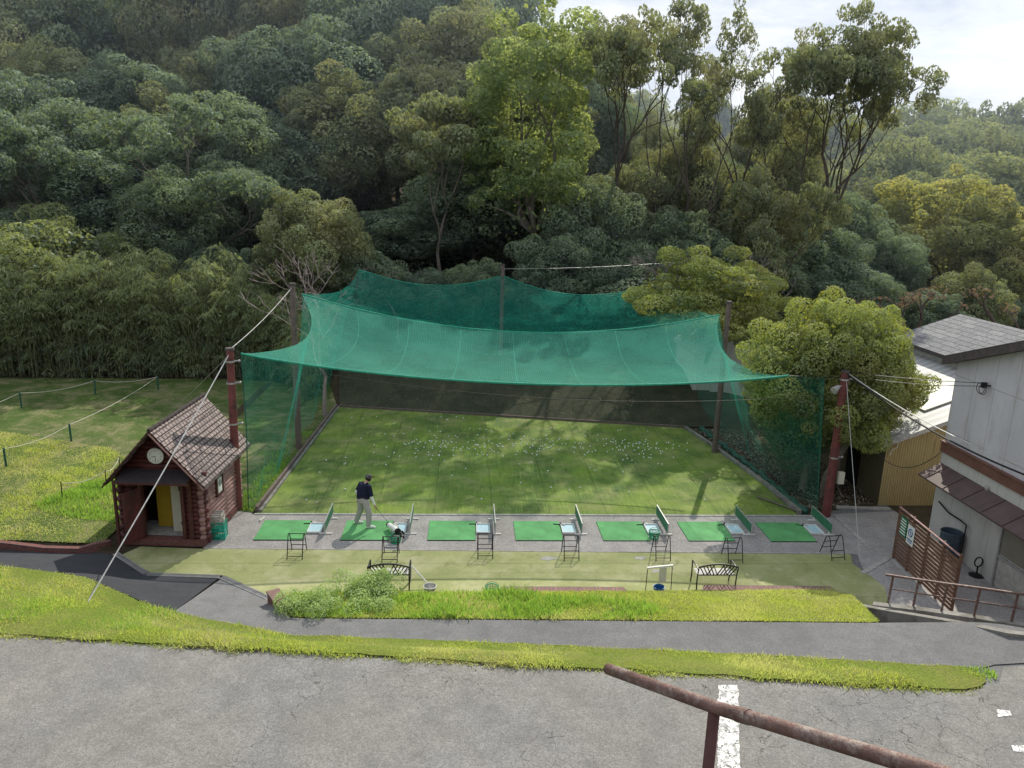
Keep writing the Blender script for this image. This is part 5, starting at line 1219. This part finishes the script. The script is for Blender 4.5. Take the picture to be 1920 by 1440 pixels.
# right hand wood below the tall trees
midR_=[(1110,330,50,evA),(1190,300,54,evB),(1270,380,50,evA),(1330,300,55,evB),(1410,340,51,evB),(1480,260,57,evB),(1540,420,50,evA),(1590,360,56,evA),(1450,470,47,evA),(1220,480,47,evA),(1590,500,48,evA),(1060,430,47.5,evA),(1330,440,48.5,evA),(1150,430,49,evA),(1290,250,56,evB),(1380,285,57,evA),(1500,235,61,evA),(1520,330,60,evB),(1240,230,62,evB),(1120,160,64,evA),(1400,230,66,evB)]
lb=['left of the tall trees, dark and full','olive crown behind the first tall tree','dark crown below the two thin tall trees','olive crown between the tall trees','olive brown crown below the middle tall tree','high olive crown right of the middle tall tree','dark crown at the foot of the big tall tree','dark crown right of the big tall trunk','low dark crown behind the olive round tree','low dark crown behind the net corner','low dark crown right of the big tall tree','low dark crown behind the middle of the far net','low dark crown behind the roundish olive tree top','low dark crown right of the bright green tree','olive crown between the first two tall trees','dark crown behind the airy upright limbs','high dark crown left of the big tall tree','far olive crown behind the big tall tree','far olive crown glimpsed between thin trunks','far dark crown left of the thin trunks','far olive crown behind the middle tall tree']
for (px,pt,y_,ks),l in zip(midR_,lb): plant(random.choice(ks),px,pt,y_,'evergreen tree, '+l,'evergreen trees under the tall emergent trees',wide=random.uniform(.62,.8))
# tall emergent trees
def tall(seed_,H,lab,px,pt,y_,slim=.62,**k):
    o=open_tree('tall_tree',k.pop('leaf','leafB'),H=H,seedv=seed_,**k); o['H']=H/1.0; p_=yp(px,pt,y_); return plant(o,px,pt,y_,lab,rot=0,wide=slim*(p_.z-hz(p_.x,y_))/H)
tall(21,19,'slim dark tall tree standing just right of the bright green tree',1150,45,51,spread=3.4,levels=5,per=260,pr=.8,tr=.26,base=5,split=3)
tall(32,21,'tall nearly bare tree with thin pale limbs against the sky',1240,5,52,spread=3.0,levels=6,per=150,pr=.55,tufts=.55,tr=.24,base=5.5,barkm='bark',split=2,lowtuft=.4)
tall(43,20,'tall airy tree with many upright limbs left of the sky gap',1330,10,51,spread=3.6,levels=6,per=200,pr=.68,tufts=.8,lowtuft=.5,tr=.28,base=5.5,split=2,slim=.6)
tall(54,19,'tall airy tree with tufted olive crown at the edge of the sky gap',1410,25,53,spread=4.0,levels=5,per=260,pr=.75,tufts=.9,lowtuft=.5,tr=.27,base=5.2,split=3)
tall(65,21,'tallest spreading tree with dark limbs right of the sky gap',1595,22,50,spread=4.4,levels=6,per=260,pr=.75,tufts=.85,tr=.34,base=5.,split=3,lowtuft=.5,slim=.66)
tall(76,13,'leaning olive tree with open limbs below the tallest tree',1440,330,46.5,spread=4.6,levels=5,per=260,pr=.8,tr=.22,base=3.8,split=3)
tall(88,12,'pale limbed leaning tree in the dark of the lower hillside',370,190,51,spread=4.6,levels=5,per=260,pr=.8,tufts=.5,tr=.24,base=3.2,barkm='barkl',leaf='leafA',slim=.95)
tall(99,11,'grey limbed tree low at the left of the hillside',95,230,52,spread=4.6,levels=5,per=260,pr=.8,tufts=.6,tr=.22,base=3.4,barkm='barkl',leaf='leafA',slim=.9)
tall(111,12,'thin limbed tree between the fresh green tree and the olive topped tree',820,180,51,spread=4.2,levels=5,per=260,pr=.8,tufts=.6,tr=.2,base=4.,barkm='barkl',leaf='leafB',slim=.8)
# the bright green tree
cs,rs=crown_layout(20,3.9,12,8.2,75,1.15)
fg=round_tree('fresh_green_tree','leafC',20,3.8,12.0,8.0,120,.85,420,.12,900,'barkl',1,.3,.5,.7,.7)
plant(fg,1010,-25,50,'tall bright fresh green tree rising above the dark evergreens',rot=.4)
# small olive round trees near the net
o=round_tree('olive_tree','leafB',9,3.0,5.9,3.1,110,.62,1200,.075,2500,'bark',2,.15)
plant(o,580,362,46,'round olive topped tree rising behind the bare tree left of the net',rot=0)
o=round_tree('olive_tree','leafE',8,3.9,5.2,2.9,120,.66,1200,.07,3500,'bark',2,.16,flat=.6)
plant(o,1335,478,38.5,'broad olive round tree behind the right side of the net',rot=1,wide=.98)
o=round_tree('round_tree','leafE',7.4,3.1,4.45,2.8,230,.50,2900,.050,14000,'barkl',3,.17,.45,.85)
plant(o,1578,560,26.6,'round glossy yellow green tree standing by the leaning red pole',rot=.3,x=13.35,wide=.93)
o=round_tree('leafy_bush_tree','leafA',5.2,1.7,3.0,2.2,36,.6,1500,.055,2500,'barkl',2,.10)
plant(o,1420,690,27.6,'darker leafy young tree behind the right net panel',rot=.3,x=12.9)
# gold trees right
gd=round_tree('golden_tree','leafD',12,5.2,7.0,5.0,150,.85,640,.115,3500,'bark',2,.2)
plant(gd,1775,330,58,'large golden leafed tree above the shingled roof',rot=0,wide=1.0)
plant(gd,1935,385,54,'golden leafed tree cut by the right photo edge',rot=2,wide=.8)
o=plant(evA[1],1670,430,52,'dark evergreen between the tallest tree and the golden tree','evergreen trees around the golden tree',wide=.62)
plant(evB[0],1835,505,47,'small olive tree in front of the golden tree','evergreen trees around the golden tree',wide=.55)
plant(evA[0],1750,540,46,'dark low evergreen behind the shingled roof','evergreen trees around the golden tree',wide=.55)
plant(evA[2],1900,560,50,'dark evergreen at the right photo edge below the golden tree','evergreen trees around the golden tree',wide=.6)
plant(evA[1],1645,520,46,'dark evergreen left of the shingled roof','evergreen trees around the golden tree',wide=.5)
def shrub(px,pt,y_,lab,leaf='redbud',seed_=5,H=3.2,**k):
    o=open_tree('shrub',leaf,H=H,seedv=seed_,base=.8,spread=4.5,levels=4,per=300,size=.07,pr=.32,tr=.05,split=3,**k); return plant(o,px,pt,y_,lab,rot=0)
shrub(1680,560,42,'reddish budding shrub left of the shingled roof'); shrub(1740,552,42.5,'reddish budding shrub above the shingled roof end',seed_=8); shrub(1905,555,40,'pinkish budding shrub at the right edge',seed_=9,H=3.6)
# bare trees
def bare(px,pt,y_,lab,H,seed_,**k):
    o=open_tree('bare_tree','redbud',H=H,seedv=seed_,tufts=k.pop('tufts',.0),per=60,size=.06,pr=.25,barkm='twig',tmin=.012,**k); return plant(o,px,pt,y_,lab,rot=0)
bare(600,455,35.5,'leafless tree with fine pale twigs beside the left net post',8,91,base=1.9,spread=4.6,levels=8,tr=.085,split=3,up=.32)
bare(750,492,44.5,'leafless tree with buds hanging over the back of the net',7,92,base=2.,spread=5.5,levels=7,tr=.08,split=3,up=.2,tufts=.2)
bare(1385,470,42,'leafless grey shrub behind the olive tree on the right',6.5,93,base=2,spread=5,levels=6,tr=.09,split=3)
bare(1285,465,42,'leafless grey shrub left behind the olive tree',6.5,94,base=2,spread=5,levels=6,tr=.09,split=3)
# left green shrubby tree
lt=round_tree('feathery_green_tree','leafBam',9,4.4,4.9,4.2,90,1.0,560,.10,3500,'bark',3,.13,.3,.85,.9)
plant(lt,95,405,46.5,'feathery mid green tree at the left edge behind the bamboo',rot=0,wide=1.05)
plant(lt,-90,430,45,'feathery mid green tree cut by the left photo edge',rot=2,wide=1.)
for i,(px,pt,y_) in enumerate(((250,425,50),(360,430,49),(470,455,48),(150,420,52),(690,470,46.5),(800,500,46),(900,490,46),(1010,500,46))):
    plant(random.choice(evA),px,pt,y_,'low dull evergreen '+['above the middle of the bamboo','above the right half of the bamboo','between the bamboo and the olive topped tree','above the left half of the bamboo','right of the olive topped tree','above the left part of the far net','left of the slim middle net pole','right of the slim middle net pole'][i],'low evergreens along the foot of the hillside',wide=.45)
# ------------------------------------------------------------------ bamboo grove
reg=[(-29,41.9),(-22,42.0),(-13.5,42.5),(-9.0,41.8),(-8.2,38),(-7.9,38),(-7.9,43),(-9.5,45.8),(-29,46)]
A=np.array(reg); Pb=np.stack([RG.uniform(-29,-7.9,3600),RG.uniform(38,46,3600)],1); Pb=Pb[inside(reg,Pb)][:1250]
m=MB(); plc=[];plr=[]
for p in Pb:
    fr=1-min(1,max(0,(p[1]-42)/3.5)); Hh=random.uniform(4.6,6.9)*(1-.25*(p[0]>-12)); b=Vector((p[0],p[1],hz(*p))); dx,dy=random.gauss(0,.9),-abs(random.gauss(.3,.4))
    if p[1]<42.6 and random.random()<.5: b.y+=random.uniform(0,1.2)
    pts=[b+Vector((dx*(k/5)**2*Hh*.2,dy*(k/5)**2*Hh*.22,Hh*(k/5)*(1-.06*(k/5)**2))) for k in range(6)]
    m.tube(pts,[.028,.026,.022,.018,.012,.006],4,False)
    for k in range(3 if random.random()<.5 else 2):
        f_=random.uniform(.18,1.02)**.8 if random.random()<.7 else random.uniform(.03,.4); i=min(4,int(f_*5)); q=pts[i].lerp(pts[i+1],min(1,f_*5-i)); plc.append(np.array(q)+RG.normal(size=3)*np.array([.25,.25,.15])); plr.append(random.uniform(.3,.6))
grove=thing('bamboo_grove','dense bamboo grove with pale culms and drooping plumes behind the field','bamboo grove',(-18,43,0))
o=m.build('culms',M['culm'],grove,origin=grove.location); o['kind']='stuff'
Pl=[];Nl=[];Tl=[];Tg=[]
for c,r in zip(plc,plr):
    n=int(70*(r/.45)); d=unit(RG.normal(size=(n,3))*np.array([1,1,.45])); u=RG.random(n)[:,None]
    pos=c+d*r*u*np.array([1.3,1.3,1])+np.array([0,0,-.55])*u**2*r*1.6
    tg=unit(d*np.array([1,1,.3])+np.array([0,0,-.75])+RG.normal(size=(n,3))*.25); nn=unit(np.cross(tg,RG.normal(size=(n,3))))
    Pl.append(pos);Nl.append(nn);Tg.append(tg);Tl.append(np.clip(.35+.3*RG.random(n)+.25*(c[2]-4.5)/2.5+RG.normal()*.12,0,1))
P_=np.concatenate(Pl);Nn=np.concatenate(Nl);TG=np.concatenate(Tg);T=np.concatenate(Tl); Lh=(.10+.09*RG.random(len(P_)))[:,None]; B2=np.cross(Nn,TG)
V=np.stack([P_-TG*Lh,P_+B2*.02-TG*Lh*.2,P_+TG*Lh,P_-B2*.02-TG*Lh*.2],1).reshape(-1,3)-np.array(grove.location)
o=npmesh('foliage',V,quads(len(T)),M['leafBam'],grove,T); o['kind']='stuff'; grove['kind']='stuff'
# ------------------------------------------------------------------ undergrowth and distant woodland
cs=[];rs=[]
for k in range(620):
    y_=random.uniform(44.5,84); x_=random.uniform(-.75*y_,.72*y_)
    if -9<x_<13 and y_<46: continue
    cs.append(np.array([x_,y_,hz(x_,y_)+random.uniform(.2,1.2)])); rs.append(random.uniform(.9,1.7))
V,T=puffs_leaves(cs,rs,110,.15,.5,None,.7,.8,-.5)
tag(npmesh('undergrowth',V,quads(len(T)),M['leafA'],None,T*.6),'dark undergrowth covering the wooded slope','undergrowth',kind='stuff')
cs=[];rs=[];c2=[];r2=[]
for k in range(900):
    y_=random.uniform(96,250); x_=random.uniform(-.1*y_,.75*y_); z=hz(x_,y_)
    a_,b_=(c2,r2) if random.random()<.25 else (cs,rs); r=random.uniform(2.2,4.)
    for q in range(3): a_.append(np.array([x_+random.gauss(0,1.6),y_+random.gauss(0,1.6),z+random.uniform(2,7)])); b_.append(r*random.uniform(.5,.9))
V,T=puffs_leaves(cs,rs,26,.42,.6,None,.6,.85,-.2)
tag(npmesh('distant_woodland',V,quads(len(T)),M['leafH'],None,T),'hazy wooded hills beyond the tall trees','woodland',kind='stuff')
V,T=puffs_leaves(c2,r2,26,.42,.6,None,.6,.85,-.2)
tag(npmesh('distant_woodland',V,quads(len(T)),M['leafHl'],None,T),'pale fresh green patches in the wooded hills','woodland',kind='stuff')
hzy=round_tree('hillside_tree','leafH',11,4.6,6.6,4.6,55,1.4,200,.19,2000)
hzl=round_tree('hillside_tree','leafHl',11,4.2,6.6,4.6,50,1.4,160,.19,900)
for i,(k,px,pt,y_,l) in enumerate(((hzy,1860,250,92,'dense dark tree on the far slope above the golden tree'),(hzy,1700,235,100,'dark tree on the far slope right of the tallest tree'),(hzl,1745,195,120,'pale green tree on the far skyline at right'),(hzy,1880,195,115,'spreading tree on the far skyline at the right edge'),(hzl,1660,300,88,'pale tree between the tallest and golden trees'),(hzy,1780,290,88,'rounded tree behind the top of the golden tree'),(hzy,1480,150,150,'dark crown on the far skyline beside the tallest tree'),(hzl,1200,180,140,'pale green crown on the far hill between the thin trunks'),(hzy,1330,165,160,'grey green crown on the far hill between tall trees'),(hzl,1560,200,130,'pale crown behind the tallest tree'),(hzy,1930,330,80,'dark tree at the right edge above the golden tree'),(hzy,1640,210,118,'dark far tree left of the pale skyline tree'))):
    plant(k,px,pt,y_,l,'trees on the far slope',wide=random.uniform(1.0,1.4))
for i,(k,px,pt,y_,l) in enumerate(((hzl,1690,270,84,'pale tree low on the far slope beside the tallest tree'),(hzy,1735,250,96,'dark tree between two pale trees on the far slope'),(hzl,1820,235,104,'pale tree below the far skyline'),(hzy,1925,245,98,'dark tree on the far slope at the right edge'),(hzl,1650,240,108,'small pale tree high on the far slope'),(hzl,1880,300,78,'pale tree directly above the golden tree at right'),(hzy,1800,215,112,'dark rounded tree near the far skyline'),(hzy,1700,330,74,'dark low tree left of the golden tree top'))):
    plant(k,px,pt,y_,l,'trees on the far slope',wide=random.uniform(.9,1.2))
shed('distant_house',yp(1625,400,78).x,yp(1690,400,78).x+3,yp(1660,395,78).x,78,84,yp(1640,412,78).z,yp(1640,393,78).z,'house with a blue grey tiled roof glimpsed between trees',M['walllow'],M['walllow'],M['shing2'],.3,M['fascia'],z0=-2)
for i in range(3):
    wire('power_line',yp(1620,350+i*14,75),yp(1700,385+i*12,70),.3,.02,M['wired'],['upper','middle','lower'][i]+' power line crossing behind the golden tree','power line')
# ------------------------------------------------------------------ the golfer
pR=gp(694,990,.03); pL=gp(671,981,.03)
gf=thing('person','golfer in navy polo and grey trousers, head bowed over the second mat','person',((pR.x+pL.x)/2,(pR.y+pL.y)/2,.036)); O=Vector(gf.location)
pR=pR-O; pL=pL-O; pR.z=pL.z=0
a_=R(48); f_=Vector((math.cos(a_),math.sin(a_),0)); l_=Vector((-math.sin(a_),math.cos(a_),0)); Zv=Vector((0,0,1)); ex_=Vector((1,0,0))
pel=Vector(((pR.x+pL.x)/2-.01,(pR.y+pL.y)/2,.90)); wst=pel+Zv*.15+f_*.01; che=pel+Zv*.37+f_*.06; nek=pel+Zv*.53+f_*.13; hed=nek+Zv*.13+f_*.12
hipR=pel-l_*.10-Zv*.02; hipL=pel+l_*.10-Zv*.02; knR=hipR.lerp(pR+Zv*.08,.5)+ex_*.05; knL=hipL.lerp(pL+Zv*.08,.5)+ex_*.05; anR=pR+Zv*.09-ex_*.05; anL=pL+Zv*.09-ex_*.05
shR=che-l_*.20+Zv*.10+f_*.03; shL=che+l_*.20+Zv*.10+f_*.03
hnd=yp(704,951,O.y-.12)-O; elR=shR.lerp(hnd,.5)-Zv*.04-f_*.02
elL=shL-Zv*.27-f_*.15+l_*.06; hdL=pel+l_*.19+Zv*.02-f_*.02
def blob(name,tubes,mat,vox,balls=(),parent=gf,smooth=True):
    m=MB()
    for t_ in tubes: m.tube(*t_[:2],t_[2] if len(t_)>2 else 12,True,t_[3] if len(t_)>3 else (1,1))
    for b in balls: m.ball(*b)
    o=m.build(name,mat,parent); r=o.modifiers.new('remesh','REMESH'); r.mode='VOXEL'; r.voxel_size=vox; r.use_smooth_shade=True
    s=o.modifiers.new('smooth','SMOOTH'); s.factor=.5; s.iterations=3 if vox>.008 else 1; return o
club_head=gp(733,986,.035)-O; cdir=(club_head-hnd).normalized()
fing=[]
pal=hnd-cdir*.01; side_=cdir.cross(Zv).normalized(); up_=side_.cross(cdir).normalized()
for k in range(4):
    c=hnd+cdir*(-.035+k*.021); r=.027; fing.append(([c+side_*(-.03)+up_*.012]+[c+side_*r*math.cos(t_)*-1+up_*r*math.sin(t_) for t_ in np.linspace(.5,4.6-.3*(k in(0,3)),6)],[.0115,.011,.0105,.010,.0095,.009,.0085],7))
fing.append(([hnd-cdir*.03+up_*.03,hnd+cdir*.01+up_*.034+side_*.004,hnd+cdir*.045+up_*.026+side_*.006],[.015,.012,.010],7))
lf=[]
for k in range(4): b=hdL-Zv*.05+f_*(.03-.02*k); lf.append(([hdL,b,b-Zv*(.045-.006*abs(k-1.5))+l_*-.01,b-Zv*.07-l_*.02],[.016,.0105,.0095,.008],7))
lf.append(([hdL+f_*.01,hdL+f_*.04-Zv*.03,hdL+f_*.05-Zv*.06],[.016,.012,.010],7))
wrR=hnd-(hnd-elR).normalized()*.075
body=blob('body',[([pel,wst,che,che+Zv*.10+f_*.03],[.13,.125,.14,.10],14,(1.15,.8)),([che+Zv*.1,nek,hed-Zv*.02],[.06,.055,.055]),
 ([shR,elR,wrR,hnd+side_*-.02],[.052,.040,.028,.028]),([wrR,hnd-side_*.025-cdir*.01,hnd-side_*.028+cdir*.03],[.026,.03,.026]),
 ([shL,elL,hdL],[.052,.040,.030]),([hipR,knR,anR],[.085,.058,.042]),([hipL,knL,anL],[.085,.058,.042]),
 ([hed+f_*.075-Zv*.02,hed+f_*.115-Zv*.035],[.018,.012]),([hed+f_*.05-Zv*.09,hed+f_*.07-Zv*.075],[.04,.03])]+fing+lf,M['skin'],.0075,
 [(hed,.105,14,10,(.9,.85,1.12)),(hed+f_*.03-Zv*.05,.075,12,8),(hed+l_*.092-Zv*.01,.022,8,6,(.8,.5,1.2)),(hed-l_*.092-Zv*.01,.022,8,6,(.8,.5,1.2))])
blob('shirt',[([pel+Zv*.03,wst,che-Zv*.02,che+Zv*.09+f_*.03,nek-f_*.01-Zv*.02],[.185,.185,.20,.165,.07],16,(1.15,.80)),([shR+l_*.08,shR,shR.lerp(elR,.85)],[.085,.078,.066]),([shL-l_*.08,shL,shL.lerp(elL,.8)],[.085,.078,.066])],M['navy'],.014)
blob('collar',[([nek-Zv*.045,nek+Zv*.01+f_*.005],[.075,.068])],M['navy'],.008)
blob('sleeve',[([shR.lerp(elR,.7),elR,wrR],[.052,.048,.036])],M['white'],.009)
blob('sleeve',[([shL.lerp(elL,.6),elL,elL.lerp(hdL,.85)],[.052,.048,.036])],M['white'],.009)
blob('trousers',[([pel+Zv*.09,pel,pel-Zv*.10],[.170,.180,.165],16,(1.12,.86)),([hipR,knR+ex_*-.01,knR.lerp(anR,.6),anR-Zv*.02],[.125,.100,.088,.080]),([hipL,knL+ex_*-.01,knL.lerp(anL,.6),anL-Zv*.02],[.125,.100,.088,.080])],M['trous'],.013)
blob('belt',[([pel+Zv*.085,pel+Zv*.12],[.178,.178],16,(1.12,.86))],M['black'],.012)
blob('pouch',[([pel+l_*.17+Zv*.02-f_*.04,pel+l_*.19-Zv*.12-f_*.04],[.05,.055])],M['pouch'],.012)
for p in (pR,pL):
    s_=blob('shoe',[([p+Vector((-.09,0,.045)),p+Vector((.02,0,.05)),p+Vector((.12,0,.035)),p+Vector((.17,0,.03))],[.042,.050,.042,.028],10,(1,.9))],M['white'],.010)
    m=MB(); m.tube([p+Vector((-.13,0,.008)),p+Vector((-.05,0,.008)),p+Vector((.1,0,.008)),p+Vector((.18,0,.008))],[.03,.05,.052,.03],8,True,(1,.22)); m.build('sole',M['crateg'],s_)
blob('hair',[],M['hair'],.01,[(hed-f_*.02-Zv*.005,.108,14,10,(.92,.92,1.05))])
cap=blob('cap',[],M['capm'],.010,[(hed-f_*.005+Zv*.035,.118,14,10,(.95,.92,.85))])
m=MB(); q=hed+f_*.15+Zv*.0; m.tube([hed+f_*.06+Zv*.03,hed+f_*.13+Zv*.005,hed+f_*.19-Zv*.03],[.085,.08,.055],12,True,(1,.12)); m.build('brim',M['capm'],cap)
cl_=thing('golf_club','golf club with dark grip held by the golfer','golf club',tuple(O))
m=MB(); m.tube([hnd-cdir*.10,hnd+cdir*.16],[.014,.010],8); m.build('grip',M['black'],cl_)
m=MB(); m.tube([hnd+cdir*.16,club_head],.009,6); m.build('shaft',M['steel'],cl_)
m=MB(); m.box(club_head+Vector((.0,.03,-.005)),(.03,.11,.045),R(10)); m.build('club_head',M['steel'],cl_)
for o in list(bpy.data.objects):
    if 'H' in o: del o['H']

# ------------------------------------------------------------------ haze over the valley
hb=MB(); hb.box((0,190,5),(700,300,76)); hm,ht,ho=newmat('spring_haze')
vs=N(ht,'ShaderNodeVolumeScatter'); vs.inputs['Color'].default_value=(.66,.80,1,1); vs.inputs['Density'].default_value=HAZE; vs.inputs['Anisotropy'].default_value=.5; ht.links.new(vs.outputs[0],ho.inputs['Volume'])
o=hb.build('haze',hm); tag(o,'thin bluish haze filling the air over the wooded valley','haze',kind='structure')
S.cycles.volume_bounces=0
